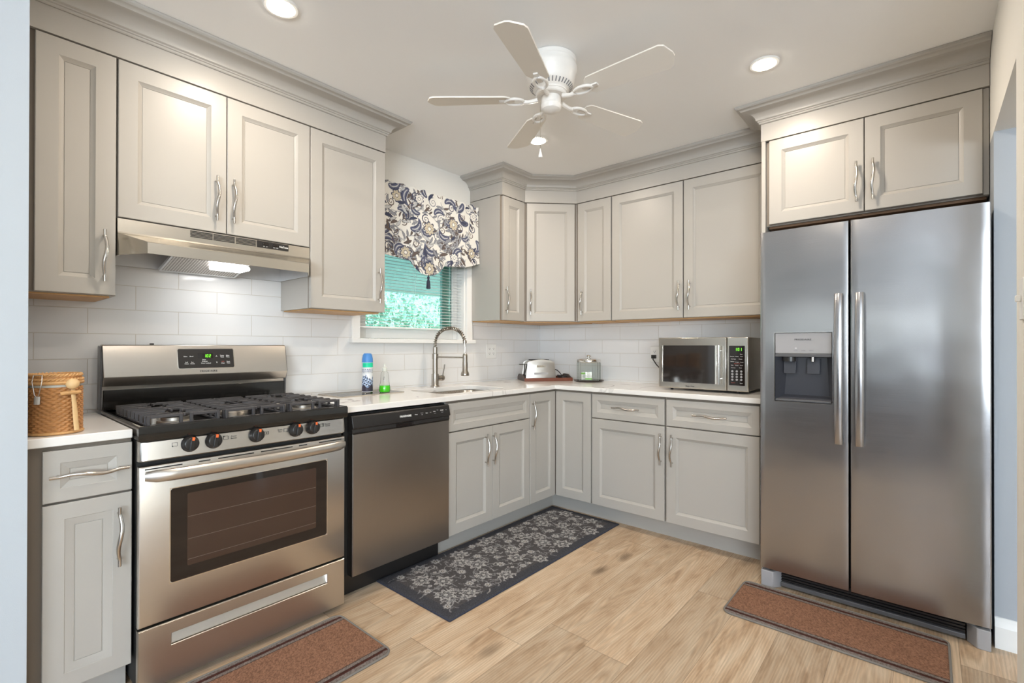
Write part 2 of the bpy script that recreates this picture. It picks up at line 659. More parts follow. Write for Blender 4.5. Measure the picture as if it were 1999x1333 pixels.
def struct(name, mb, m, parent=None, bevel=0, label=None):
    o = obj(name, mb, m, parent, bevel, smooth=0)
    if not parent:
        o['kind'] = 'structure'
    if label:
        o['label'] = label
    return o


def text(name, s, size, m, parent, loc, rot=(PI/2, 0, 0), sx=1.0, ext=.0004, align='CENTER', bold=0):
    cu = bpy.data.curves.new(name, 'FONT')
    cu.body = s
    cu.size = size
    cu.align_x = align
    cu.align_y = 'CENTER'
    cu.extrude = ext
    cu.offset = bold
    cu.resolution_u = 2
    tmp = bpy.data.objects.new('tmp', cu)
    COL.objects.link(tmp)
    dg = bpy.context.evaluated_depsgraph_get()
    me = bpy.data.meshes.new_from_object(tmp.evaluated_get(dg))
    bpy.data.objects.remove(tmp)
    me.materials.clear()
    me.materials.append(M[m])
    o = bpy.data.objects.new(name, me)
    COL.objects.link(o)
    o.parent = parent
    o.location = loc
    o.rotation_euler = rot
    o.scale = (sx, 1, 1)
    return o


SEG = {'0': 'abcdef', '1': 'bc', '2': 'abged', '3': 'abgcd', '7': 'abc'}


def seven_seg(mb, s, h, x, y, z, gap):
    """digits standing in local XZ, facing -Y; slanted"""
    w, t = h*.5, h*.13
    for ch in s:
        if ch == ':':
            for q in (.3, .7):
                mb.box(x-t*.2, x+t*.8, y-.0006, y, z+h*q-t/2, z+h*q+t/2)
            x += t*2.2
            continue
        for k in SEG[ch]:
            a = {'a': (0, w, h-t, h), 'd': (0, w, 0, t), 'g': (0, w, h/2-t/2, h/2+t/2), 'b': (w-t, w, h/2, h), 'c': (w-t, w, 0, h/2),
                 'f': (0, t, h/2, h), 'e': (0, t, 0, h/2)}[k]
            mb.box(x+a[0], x+a[1], y-.0006, y, z+a[2], z+a[3])
        x += w+gap
    return mb


def rrect(x0, x1, y0, y1, r, n=6):
    pts = []
    for cx, cy, a in ((x1-r, y1-r, 0), (x0+r, y1-r, 90), (x0+r, y0+r, 180), (x1-r, y0+r, 270)):
        for i in range(n+1):
            t = math.radians(a+90*i/n)
            pts.append((cx+r*math.cos(t), cy+r*math.sin(t)))
    return pts

# ------------------------------------------------------------------ the room
H = 2.488
struct('floor', MB().box(-3.9, .2, -6.8, .2, -.06, 0), 'oak_plank')
struct('floor_unseen_dark', MB().box(-7.3, -3.9, -6.8, .2, -.06, 0), 'unseen_dark_brown')  # unseen floor, kept dark to dim the refrigerator's reflection and the bounce
# ceiling with round cut-outs is not needed: the downlights are surface wafers
struct('ceiling', MB().box(-7.3, .2, -6.8, .2, H, H+.08), 'paint_ceiling')
WX0, WX1, WZ0, WZ1 = -1.848, -.935, 1.243, 2.16
wl = MB()
wl.box(-7.3, WX0, 0, .16, 0, H).box(WX1, .2, 0, .16, 0, H).box(WX0, WX1, 0, .16, 0, WZ0-.02).box(WX0, WX1, 0, .16, WZ1, H)
wall_left = struct('wall_left', wl, 'paint_wall')
wall_back = struct('wall_back', MB().box(0, .2, -6.8, 0, 0, H), 'paint_wall')
# right hand wall with the cased-free opening beside the refrigerator
OX0, OX1, OZ, RY = -1.437, -.783, 2.062, -2.905
wr = MB()
wr.box(OX1, 0, RY-.13, RY, OZ, H).box(OX0, OX1, RY-.13, RY, OZ, H).box(-1.80, OX0, RY-.13, RY, 0, H)
struct('wall_right', wr, 'paint_wall')
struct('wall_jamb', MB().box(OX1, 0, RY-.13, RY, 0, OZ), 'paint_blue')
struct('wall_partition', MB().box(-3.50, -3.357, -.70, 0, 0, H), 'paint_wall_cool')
wf = MB()
wf.box(-7.3, -6.4, -6.8, -6.5, 0, H).box(-4.0, 0, -6.8, -6.5, 0, H).box(-6.4, -4.0, -6.8, -6.5, 2.2, H)
struct('wall_front', wf, 'paint_wall')
wd = MB()
wd.box(-7.3, -7.15, -6.5, -6.3, 0, H).box(-7.3, -7.15, -6.3, -3.7, 0, .8).box(-7.3, -7.15, -6.3, -3.7, 2.15, H).box(-7.3, -7.15, -3.7, -3.4, 0, H).box(-7.3, -7.15, -.2, 0, 0, H).box(-7.3, -7.15, -3.4, -.2, 0, 1.44).box(-7.3, -7.15, -3.4, -.2, 1.60, H)
struct('wall_dining', wd, 'paint_dining')  # unseen wall, its dim grey and slot shaped for what the refrigerator mirrors
struct('mirrored_dark_panel', MB().box(-7.149, -7.12, -3.7, -.01, 0, 1.0), 'unseen_dark_brown')  # unseen panel added so the lower refrigerator reflects something dark
bb = MB()
for (x0, x1, y0, y1) in ((OX1-.014, OX1, RY-.13, RY+.0), (OX1, OX1+.3, RY, RY+.0001)):
    pass
prof = [(0, 0), (.016, 0), (.016, .085), (.010, .105), (.004, .118), (0, .12)]
bb.loft([[(OX1-a, y, z) for a, z in prof] for y in (RY-.13, RY)])
bb.loft([[(x, RY+a, z) for a, z in prof] for x in (-1.80, OX0)])
bb.loft([[(OX0+a, y, z) for a, z in prof] for y in (RY-.13, RY)])
struct('baseboard_right', bb, 'white_trim')

# tile backsplash, glued to the two walls
ts = MB().box(-3.357, -1.905, -.008, 0, .9, 1.70).box(-1.905, -.865, -.008, 0, .9, 1.215).box(-.865, -.008, -.008, 0, .9, 1.41)
struct('tile_backsplash', ts, 'tile_left', wall_left)
struct('tile_backsplash', MB().box(-.008, 0, -2.06, 0, .9, 1.41), 'tile_back', wall_back)

# window 1: casing, sill, sashes, glass
tr = MB()
tr.box(-1.905, WX0, -.022, 0, WZ0-.002, WZ1+.06).box(WX1, -.876, -.022, 0, WZ0-.002, WZ1+.06).box(-1.905, -.876, -.022, 0, WZ1, WZ1+.06)
struct('trim_1', tr, 'white_trim', bevel=.003)
sl = MB().box(-1.918, -.862, -.048, .0, WZ0-.028, WZ0).box(WX0, WX1, 0, .16, WZ0-.02, WZ0)
struct('trim_2', sl, 'white_trim', bevel=.004)
wj = MB().box(WX0, WX0+.012, 0, .16, WZ0, WZ1).box(WX1-.012, WX1, 0, .16, WZ0, WZ1).box(WX0+.012, WX1-.012, 0, .16, WZ1-.012, WZ1)
win = struct('window_1', wj, 'white_trim')
sa = MB()
wx0, wx1 = WX0+.014, WX1-.014
sa.box(wx0, wx0+.085, .075, .115, WZ0+.003, WZ1-.014).box(wx1-.045, wx1, .075, .115, WZ0+.003, WZ1-.014)
sa.box(wx0+.085, wx1-.045, .075, .115, WZ0+.003, WZ0+.07).box(wx0+.085, wx1-.045, .075, .115, WZ1-.08, WZ1-.014)
obj('sash', sa, 'white_trim', win, .003)
sb_ = MB().box(wx1-.115, wx1-.046, .116, .14, WZ0+.02, WZ1-.05)
obj('sash_stop', sb_, 'sash_teal', win)
for lx in (-1.63, -1.22):
    obj('sash_latch', MB().box(lx-.025, lx+.025, .06, .076, WZ0+.066, WZ0+.082), 'white_plastic', win, .003)
obj('pane', MB().box(wx0+.085, wx1-.045, .093, .097, WZ0+.07, WZ1-.08), 'window_glass', win)


# ------------------------------------------------------------------ cabinet parts
def door_mesh(w, h, frame=.060, slope=.014, depth=.009, t=.020):
    loops = []

    def ring(ins, y):
        return [(ins, y, ins), (w-ins, y, ins), (w-ins, y, h-ins), (ins, y, h-ins)]
    for ins, y in ((0, 0), (0, -t+.0025), (.0008, -t+.0008), (.0025, -t), (frame, -t), (frame+.0015, -t+.0018), (frame+slope, -t+depth),
                   (frame+slope+.001, -t+depth+.0022), (frame+slope+.0022, -t+depth+.0022), (frame+slope+.0032, -t+depth+.0004)):
        loops.append(ring(ins, y))
    return MB().loft(loops)


def handle_mesh():
    L = .195
    mb = MB()
    pts, rs = [], []
    for i in range(33):
        t = i/32
        s = max(0, min(1, (t-.12)/.76))
        bow = math.sin(PI*s)**1.3
        pts.append((.0045*math.sin(2*PI*s)*-1, -.021-.015*bow, (t-.5)*L))
        rs.append(.0052+.0014*math.sin(PI*s))
    mb.tube(pts, rs, 10)
    for z in (-.076, .076):
        mb.tube([(0, .002, z), (0, -.021, z)], .0045, 8)
    return mesh_of('handle', mb, 'nickel', 50)


HANDLE = handle_mesh()


def handle(parent, x, z, horizontal=False, y=-.02):
    o = obj('handle', HANDLE, parent=parent, loc=(x, y, z), rot=(0, PI/2 if horizontal else 0, 0))
    return o


def door(parent, x0, x1, z0, z1, hx=None, hz=None, name='door', frame=.060, slope=.014, horiz=False, y=0):
    """door or drawer front in the cabinet's local frame (x across, -y outwards, z up)"""
    d = obj(name, door_mesh(x1-x0, z1-z0, frame, slope), 'cabinet_paint', parent, loc=(x0, y, z0), smooth=25)
    if hx is not None:
        handle(d, hx-x0, hz-z0, horiz)
    return d


def drawer(parent, x0, x1, z0, z1, pull=True, name='drawer_front'):
    return door(parent, x0, x1, z0, z1, (x0+x1)/2 if pull else None, (z0+z1)/2, name, .040, .022, True)


GAP = .0035
WALL_D, BASE_D = .315, .600          # carcass depths


def carcass(parent, w, d, z0, z1, under=None, back=.010):
    """carcass with a darker reveal ring behind the doors, local frame"""
    obj('body', MB().box(0, w, .004, d-back, z0, z1), 'cabinet_paint', parent)
    obj('face_frame', MB().box(.002, w-.002, .0005, .004, z0+.002, z1-.002), 'cabinet_gap', parent)
    if under:
        obj('underside', MB().box(.016, w-.016, .02, d-back, z0-.006, z0-.0005), under, parent)


ZUB, ZUT, ZUH = 1.3875, 2.300, 1.692
UF = -.318            # y of carcass fronts on the left wall (doors reach -.338)


def upper_left(x0, x1, z0, label, doors_, name='wall_cabinet', left_fill=0):
    t = thing(name, label, 'cabinet', (x0, UF, z0))
    w = x1-x0
    carcass(t, w, -UF, 0, ZUT-z0+.01, 'birch')
    for a, b_, hx in doors_:
        door(t, a-x0+GAP/2, b_-x0-GAP/2, .001, ZUT-z0, hx-x0, (1.535 if z0 < 1.5 else 1.838)-z0)
    return t


upper_left(-3.357, -3.09, ZUB, 'narrow grey wall cabinet at far left, beside the white partition wall', [(-3.317, -3.092, -3.129)])
upper_left(-3.09, -2.328, ZUH, 'short grey two-door wall cabinet above the steel range hood', [(-3.089, -2.709, -2.752), (-2.709, -2.329, -2.685)])
upper_left(-2.328, -1.884, ZUB, 'grey single-door wall cabinet between the range hood and the window', [(-2.327, -1.885, -1.931)])
upper_left(-.885, -.612, ZUB, 'narrow grey wall cabinet right of the window, beside the diagonal corner cabinet', [(-.872, -.632, -.848)])

# diagonal corner cabinet
dc = thing('corner_wall_cabinet', 'grey diagonal corner wall cabinet where the two tiled walls meet', 'cabinet', (-.612, -.318, ZUB))
hh = ZUT-ZUB+.01
poly = [(0, 0), (0, .306), (.600, .306), (.600, -.294), (.294, -.294)]
obj('body', MB().prism(poly, 0, hh), 'cabinet_paint', dc)
obj('underside', MB().prism([(.03, .02), (.03, .28), (.58, .28), (.58, -.26), (.30, -.26)], -.006, -.0005), 'birch', dc)
dl = math.hypot(.294, .294)
ff = obj('face_frame', MB().box(.004, dl-.004, -.001, .003, .002, hh-.002), 'cabinet_gap', dc, rot=(0, 0, -PI/4))
d = obj('door', door_mesh(dl-.040, ZUT-ZUB-.001), 'cabinet_paint', dc, loc=(.020*math.cos(PI/4), -.020*math.cos(PI/4), .001), rot=(0, 0, -PI/4), smooth=25)
handle(d, .030, 1.535-ZUB)


def upper_back(y0, y1, z0, label, doors_, xf_=-.318, depth=.318, ztop=ZUT, hz=1.535):
    t = thing('wall_cabinet', label, 'cabinet', (xf_, y0, z0), -PI/2)
    carcass(t, y0-y1, depth, 0, ztop-z0+.01, 'birch')
    for a, b_, hy in doors_:
        door(t, y0-a+GAP/2, y0-b_-GAP/2, .001, ztop-z0, y0-hy, hz-z0)
    return t


upper_back(-.612, -.925, ZUB, 'narrow grey wall cabinet on the back wall, right of the diagonal corner cabinet', [(-.632, -.924, -.678)])
upper_back(-.925, -2.012, ZUB, 'wide grey two-door wall cabinet above the microwave', [(-.930, -1.463, -1.438), (-1.467, -2.005, -1.510)])
# cabinet over the refrigerator with its tall end panel
fc = thing('refrigerator_cabinet', 'deep grey two-door cabinet above the steel refrigerator', 'cabinet', (-.625, -2.016, 1.846), -PI/2)
obj('body', MB().box(.022, .886, .004, .62, 0, .4585), 'cabinet_paint', fc)
obj('face_frame', MB().box(.024, .884, .0005, .004, .002, .4575), 'cabinet_gap', fc)
obj('underside', MB().box(.03, .88, .02, .61, -.012, -.0005), 'dark_wood_inside', fc)
obj('end_panel', MB().box(0, .020, -.021, .62, -1.846, .4595), 'cabinet_paint', fc, .0015)
obj('filler', MB().box(.868, .886, -.006, .0, .002, .4575), 'cabinet_paint', fc)
door(fc, .037, .452, .006, .455, .424, .149)
door(fc, .456, .866, .006, .455, .489, .149)


# crown mouldings
def sweep(path, prof):
    """path: plan points; the moulding projects to the right of travel ... prof: (out, z)"""
    n = len(path)
    loops = []
    for i, p in enumerate(path):
        p = Vector(p)
        ds = []
        if i > 0:
            ds.append((p-Vector(path[i-1])).normalized())
        if i < n-1:
            ds.append((Vector(path[i+1])-p).normalized())
        ns = [Vector((d_.y, -d_.x)) for d_ in ds]
        if len(ns) == 2:
            b_ = (ns[0]+ns[1]).normalized()
            b_ = b_/b_.dot(ns[0])
        else:
            b_ = ns[0]
        loops.append([(p.x+b_.x*o_, p.y+b_.y*o_, z) for o_, z in prof])
    return MB().loft(loops)


FZ = ZUT+.006
FRIEZE = [(-.018, FZ), (0, FZ), (0, 2.405), (-.018, 2.405)]
COVE = [(-.016, 2.400), (.006, 2.400), (.009, 2.403), (.009, 2.409), (.014, 2.411), (.014, 2.416), (.019, 2.418)]
for i in range(9):
    a = PI/2*i/8
    COVE.append((.080-.058*math.cos(a), 2.420+.040*math.sin(a)))
COVE += [(.083, 2.461), (.086, 2.466), (.092, 2.470), (.100, 2.472), (.106, 2.478), (.107, H-.001), (-.016, H-.001)]


def crown(label, path):
    t = thing('crown_molding', label, 'moulding')
    obj('frieze', sweep(path, FRIEZE), 'cabinet_paint', t, smooth=30)
    obj('cove', sweep(path, COVE), 'cabinet_paint', t, smooth=30)


crown('long grey crown moulding above the cabinets on the range wall', [(-3.357, -.338), (-1.884, -.338), (-1.884, -.002)])
crown('grey crown moulding that bends around the diagonal corner cabinet', [(-.885, -.002), (-.885, -.338), (-.622, -.338), (-.338, -.622), (-.338, -2.006)])
crown('deep grey crown moulding above the refrigerator cabinet', [(-.448, -2.0145), (-.6465, -2.0145), (-.6465, -2.903)])

# ------------------------------------------------------------------ base cabinets
BF = -.622            # carcass front plane, door faces reach -.642
ZB0, ZB1, ZD0, ZD1, ZT = .115, .702, .709, .870, .884


def base_toe(t, w, d=.55, inset=.072):
    obj('toe_kick', MB().box(0, w, inset, inset+.018, 0, ZB0), 'cabinet_paint', t)


def base_left(x0, x1, label):
    return thing('base_cabinet', label, 'cabinet', (x0, BF, 0))


t = base_left(-3.357, -3.099, 'narrow grey base cabinet with one drawer at far left of the gas range')
carcass(t, .258, .622, ZB0, ZT)
base_toe(t, .258)
drawer(t, .037, .2565, ZD0, ZD1)
door(t, .037, .2565, ZB0+.002, ZB1, .220, .562, frame=.050, slope=.024)

t = thing('sink_base_cabinet', 'grey sink base cabinet with two doors and a false drawer front', 'cabinet', (-1.678, BF, 0))
w = .742
bd = MB().box(0, .018, .004, .61, ZB0, ZT).box(w-.018, w, .004, .61, ZB0, ZT).box(.018, w-.018, .004, .61, ZB0, ZB0+.018).box(.018, w-.018, .004, .022, ZB0+.018, ZT)
obj('body', bd, 'cabinet_paint', t)
obj('face_frame', MB().box(.002, w-.002, .0005, .004, ZB0+.002, ZT-.002), 'cabinet_gap', t)
base_toe(t, w)
drawer(t, .003, w-.003, ZD0, ZD1, False, 'false_drawer_front')
door(t, .003, w/2-.001, ZB0+.002, ZB1, .306, .562)
door(t, w/2+.001, w-.003, ZB0+.002, ZB1, .372, .562)

# lazy-susan corner cabinet with its folding pair of doors
t = thing('corner_base_cabinet', 'grey corner base cabinet with a folding pair of narrow doors', 'cabinet', (-.936, BF, 0))
a = .936+BF           # distance from the cabinet's left side to the inner corner
inner = .314
poly = [(0, .004), (0, .612), (.926, .612), (.926, -.322), (inner+.004, -.322), (inner+.004, .004)]
obj('body', MB().prism(poly, ZB0, ZT), 'cabinet_paint', t)
obj('toe_kick', MB().prism([(0, .072), (0, .09), (inner+.09, .09), (inner+.09, -.322), (inner+.072, -.322), (inner+.072, .072)], 0, ZB0), 'cabinet_paint', t)
obj('face_frame', MB().box(.002, inner, .0005, .004, ZB0+.002, ZT-.002).box(inner, inner+.004, -.32, .0005, ZB0+.002, ZT-.002), 'cabinet_gap', t)
d = door(t, .003, inner-.021, ZB0+.002, ZD1, .022, .725)
d2 = obj('door', door_mesh(.294, ZD1-ZB0-.002), 'cabinet_paint', t, loc=(inner, -.0235, ZB0+.002), rot=(0, 0, -PI/2), smooth=25)


def base_back(y0, y1, label, hx_right):
    t = thing('base_cabinet', label, 'cabinet', (BF, y0, 0), -PI/2)
    w = y0-y1
    carcass(t, w, .622, ZB0, ZT)
    base_toe(t, w)
    drawer(t, .006, w-.006, ZD0, ZD1)
    door(t, .006, w-.006, ZB0+.002, ZB1, w-.026 if hx_right else .046, .562)
    return t


base_back(-.944, -1.472, 'grey base cabinet with one drawer beside the corner cabinet, left of its twin', True)
base_back(-1.472, -2.012, 'grey base cabinet with one drawer nearest the steel refrigerator', False)

# ------------------------------------------------------------------ countertops
c1 = tag(obj('countertop', MB().box(-3.356, -3.1015, -.652, -.009, ZT+.0005, .914), 'quartz', bevel=.003),
         'short white veined quartz countertop left of the gas range', 'countertop')


def fill_with_hole(outer, hole, z0, z1):
    bm = bmesh.new()
    edges = []
    for lp in (outer, hole):
        vs_ = [bm.verts.new((x, y, z1)) for x, y in lp]
        edges += [bm.edges.new((vs_[i], vs_[(i+1) % len(vs_)])) for i in range(len(vs_))]
    bmesh.ops.triangle_fill(bm, use_beauty=True, use_dissolve=False, edges=edges, normal=(0, 0, 1))
    r = bmesh.ops.extrude_face_region(bm, geom=list(bm.faces))
    vv = [g for g in r['geom'] if isinstance(g, bmesh.types.BMVert)]
    bmesh.ops.translate(bm, verts=vv, vec=(0, 0, z0-z1))
    bmesh.ops.recalc_face_normals(bm, faces=bm.faces)
    me = bpy.data.meshes.new('countertop')
    bm.to_mesh(me)
    bm.free()
    return me


SX0, SX1, SY0, SY1 = -1.62, -1.06, -.555, -.175
outer = [(-2.318, -.009), (-2.318, -.652), (-.652, -.652), (-.652, -2.013), (-.009, -2.013), (-.009, -.009)]
me = fill_with_hole(outer, rrect(SX0, SX1, SY0, SY1, .085, 8), ZT+.0005, .914)
me.materials.append(M['quartz'])
tag(obj('countertop', me, bevel=.003), 'long L-shaped white quartz countertop around the sink and corner', 'countertop')

# undermount sink
loops = []
for ins, z, r in ((-.02, .8835, .10), (-.004, .8835, .085), (.0, .876, .085), (.012, .72, .09), (.03, .695, .09), (.06, .684, .09), (.15, .680, .05)):
    loops.append([(x, y, z) for x, y in rrect(SX0+ins, SX1-ins, SY0+ins, SY1-ins, r, 8)])
sk_ = thing('sink', 'undermount stainless steel sink set in the quartz countertop', 'sink', (0, 0, 0))
s_ob = obj('basin', MB().loft(loops, False, True), 'steel_sink', sk_, smooth=50)
obj('drain', MB().lathe([(.045, .0), (.043, .004), (.03, .003), (.028, -.002)], 24, ((SX0+SX1)/2, (SY0+SY1)/2, .6805)), 'chrome', sk_)


def ring_xz(x0, x1, z0, z1, y):
    return [(x0, y, z0), (x1, y, z0), (x1, y, z1), (x0, y, z1)]


def rr_plate(x0, x1, z0, z1, r, y0, y1, n=5):
    """rounded plate standing in XZ between depths y0 (back) and y1 (front)"""
    p = rrect(x0, x1, z0, z1, r, n)
    return MB().loft([[(x, y0, z) for x, z in p], [(x, y1, z) for x, z in p]])


# ------------------------------------------------------------------ gas range
rg = thing('gas_range', 'freestanding stainless steel gas range with five burners and black cooktop', 'range', (-3.092, -.685, 0))
W = .757
obj('body', MB().box(.001, W-.001, .031, .645, .03, .872), 'black_matte', rg)
for fx in (.05, W-.05):
    for fy in (.08, .6):
        obj('foot', MB().lathe([(.016, 0), (.016, .03)], 12, (fx, fy, 0)), 'black_plastic', rg)
ct = []
for ins, z in ((.003, .874), (0, .880), (0, .918), (.003, .9245), (.010, .9255), (.016, .919), (.03, .917)):
    ct.append([(-.004+ins, -.016+ins, z), (W+.004-ins, -.016+ins, z), (W+.004-ins, .600, z), (-.004+ins, .600, z)])
obj('cooktop', MB().loft(ct), 'black_enamel', rg, smooth=50)
# steel control panel with rolled ends
pn = []
for i, x in enumerate((0, .003, .010, .022, W-.022, W-.010, W-.003, W)):
    k = (.016, .010, .004, 0, 0, .004, .010, .016)[i]
    pn.append([(x, .03, .804), (x, -.008+k, .804), (x, -.013+k, .808), (x, -.006+k, .868), (x, .0+k, .8735), (x, .03, .8735)])
obj('control_panel', MB().loft(pn), 'steel_range', rg, smooth=30)


def knob_mesh():
    mb = MB()
    prof = [(.0288, 0), (.0288, .004), (.0276, .006), (.0245, .014), (.0235, .020), (.021, .0235), (.016, .0245)]
    mb.lathe(prof, 28)
    mb.xf(Matrix.Rotation(PI/2, 4, 'X'))
    mb.box(-.0068, .0068, -.032, -.018, -.0225, .0225)
    return mesh_of('knob', mb, 'black_plastic', 35)


KN = knob_mesh()
for kx in (.146, .221, .371, .526, .599):
    k = obj('knob', KN, parent=rg, loc=(kx, -.0095, .8465), rot=(math.radians(-5), math.radians(8), 0), bevel=.0015)
    obj('pointer', MB().box(-.004, .004, -.0335, -.020, .012, .0235), 'orange_mark', k)


def burner_icon(x, z, dotx, dotz):
    mb = MB()
    s = .0075
    y = -.0117
    for a in ((x-s, x+s, z-s*.8-.0006, z-s*.8), (x-s, x+s, z+s*.8, z+s*.8+.0006), (x-s-.0006, x-s, z-s*.8, z+s*.8), (x+s, x+s+.0006, z-s*.8, z+s*.8)):
        mb.box(a[0], a[1], y-.0005, y+.003, a[2], a[3])
    mb.box(x+dotx*s*.9-.0018, x+dotx*s*.9+.0018, y-.0008, y+.003, z+dotz*s*.8-.0018, z+dotz*s*.8+.0018)
    obj('burner_mark', mb, 'dark_print', rg)


burner_icon(.100, .851, -1, -1)
burner_icon(.262, .851, -1, 1)
burner_icon(.409, .849, 0, 0)
burner_icon(.486, .851, 1, -1)
burner_icon(.640, .851, 1, 1)
for s_, x, z in (('Power', .290, .854), ('Burner', .290, .846), ('Quick', .462, .855), ('Boil', .462, .847), ('Simmer', .668, .854), ('Burner', .668, .846)):
    text('printed_words', s_, .0075, 'dark_print', rg, (x, -.0105, z), (PI/2-.115, 0, 0))
# oven door
od = []
for ins, y in ((.002, .030), (.0, .026), (.0, .006), (.002, .002), (.006, 0)):
    od.append(ring_xz(ins, W-ins, .240+ins, .786-ins, y))
dr = obj('oven_door', MB().loft(od), 'steel_range', rg, smooth=30)
obj('glass_panel', rr_plate(.091, .669, .367, .695, .008, .001, -.0015), 'black_glass', dr)
obj('window_trim', MB().loft([ring_xz(.088, .672, .364, .698, .001), ring_xz(.088, .672, .364, .698, -.0012), ring_xz(.0908, .6692, .3668, .6952, -.0012), ring_xz(.0908, .6692, .3668, .6952, .001)], False, False), 'chrome', dr)
obj('inner_window', rr_plate(.141, .620, .410, .669, .006, -.0010, -.0022), 'oven_pane', dr)
rk = MB()
for z in (.585, .505, .432):
    rk.box(.143, .618, -.00245, -.0021, z-.0007, z+.0007)
obj('oven_rack', rk, 'rack_metal', dr)
vt = MB()
for a, b_ in ((.017, .126), (.176, .214), (.240, .366), (.392, .518), (.545, .580), (.633, .739)):
    vt.box(a, b_, -.0008, .004, .7735, .7775)
for a, b_ in ((.05, .13), (.24, .44), (.63, .71)):
    vt.box(a, b_, -.0008, .004, .728, .7312)
obj('vent_grille', vt, 'black_matte', dr)
hp = []
for i in range(25):
    t = i/24
    e = min(1, min(t, 1-t)*9)
    hp.append((.012+.733*t, -.020-.020*math.sin(PI*min(1, e)/2)-.018*math.sin(PI*t), .755))
lo = []
for i, p in enumerate(hp):
    t = i/24
    k = math.sin(PI/2*min(1, min(t, 1-t)*30+.45))
    lo.append([(p[0], p[1]+.011*k*math.cos(2*PI*j/16), p[2]+.0205*k*math.sin(2*PI*j/16)) for j in range(16)])
hb = MB().loft(lo)
hb.box(.016, .050, -.022, .002, .741, .769).box(W-.046, W-.014, -.022, .002, .741, .769)
obj('handle', hb, 'steel_range', dr, smooth=50)
# storage drawer with its slot pull
sd = MB().loft([ring_xz(.002, W-.002, .028, .230, .030), ring_xz(0, W, .026, .232, .026), ring_xz(0, W, .026, .232, .004), ring_xz(.003, W-.003, .029, .229, 0),
                ring_xz(.094, .675, .147, .191, 0), ring_xz(.096, .673, .149, .189, .002),
                [(.097, .008, .151), (.672, .008, .151), (.671, .024, .186), (.098, .024, .186)]])
obj('storage_drawer', sd, 'steel_range', rg, smooth=25)
# backguard
bgp = [(.652, .925), (.652, 1.196), (.645, 1.2005), (.612, 1.2005), (.607, 1.197), (.577, 1.066), (.5775, 1.061), (.598, 1.026), (.615, 1.024), (.628, .925)]
obj('backguard', MB().loft([[(x, y, z) for y, z in bgp] for x in (.001, W-.001)]), 'steel_range', rg, .0015, smooth=25)
obj('vent_panel', MB().box(.004, W-.004, .606, .630, .9255, 1.008).box(.002, W-.002, .618, .630, 1.008, 1.026), 'black_enamel', rg, .002)
for x in (-.0055, W):
    obj('end_cap', MB().loft([[(xx, y, z) for y, z in [(.655, .9255), (.655, 1.190), (.648, 1.196), (.617, 1.193), (.590, 1.066), (.606, 1.024), (.612, .9255)]] for xx in (x-.001, x+.0055)]), 'dark_grey_plastic', rg)
obj('bracket', MB().box(.172, .186, .640, .652, 1.200, 1.207), 'black_plastic', rg)
TLT = math.atan2(.03, .131)


def bgpos(xw, zw, out=.0):
    z = zw
    y = .577+(z-1.066)*(.030/.131)
    return (xw+3.092, y-out, z)


def bgrect(name, xw0, xw1, z0, z1, m, out0, out1, r=.006):
    p = rrect(xw0+3.092, xw1+3.092, z0, z1, r, 4)
    f_ = lambda z, o_: .577+(z-1.066)*(.030/.131)-o_
    return obj(name, MB().loft([[(x, f_(z, out0), z) for x, z in p], [(x, f_(z, out1), z) for x, z in p]]), m, rg)


bgrect('display_bezel', -2.829, -2.591, 1.089, 1.184, 'chrome', 0, .0018, .008)
dp = bgrect('display_panel', -2.826, -2.594, 1.092, 1.181, 'black_plastic', .0018, .0028, .006)
RXT = (PI/2-TLT, 0, 0)
for s_, x, z in (('Bake', -2.797, 1.146), ('Broil', -2.773, 1.146), ('Self', -2.794, 1.1195), ('Clean', -2.794, 1.1125), ('Set', -2.771, 1.1195), ('Clock', -2.771, 1.1125),
                 ('Bake', -2.722, 1.1305), ('Preheat', -2.720, 1.1225), ('Door Locked', -2.715, 1.1140), ('Temp', -2.645, 1.149), ('Time', -2.645, 1.142),
                 ('Bake', -2.620, 1.149), ('Time', -2.620, 1.142), ('Clear', -2.643, 1.1125), ('Start', -2.619, 1.1195), ('Time', -2.619, 1.1125)):
    text('printed_words', s_, .0075, 'white_print', rg, bgpos(x, z, .0031), RXT, bold=.0001)
text('printed_words', 'OFF', .0075, 'red_print', rg, bgpos(-2.643, 1.1195, .0031), RXT)
for s_, z in (('^', 1.1435), ('v', 1.118)):
    text('arrow_key', s_, .016, 'white_print', rg, bgpos(-2.669, z, .0031), RXT)
text('brand_lettering', 'FRIGIDAIRE', .0115, 'dark_print', rg, bgpos(-2.705, 1.0765, .0008), RXT, 1.25, bold=.0002)
sg = MB()
seven_seg(sg, '1', .0145, 0, 0, 0, .003)
seven_seg(sg, '02', .0145, .0105, 0, 0, .0032)
sg.box(.0082, .0096, -.0006, 0, .003, .0046).box(.0082, .0096, -.0006, 0, .0095, .011)
sg.v = [(x+z*.12, y, z) for x, y, z in sg.v]
p_ = bgpos(-2.722, 1.1415, .0030)
obj('clock_digits', sg, 'led_green', rg, loc=p_, rot=(-TLT, 0, 0))
bgrect('clock_window', -2.746, -2.684, 1.1375, 1.160, 'black_glass', .0026, .0029, .001)


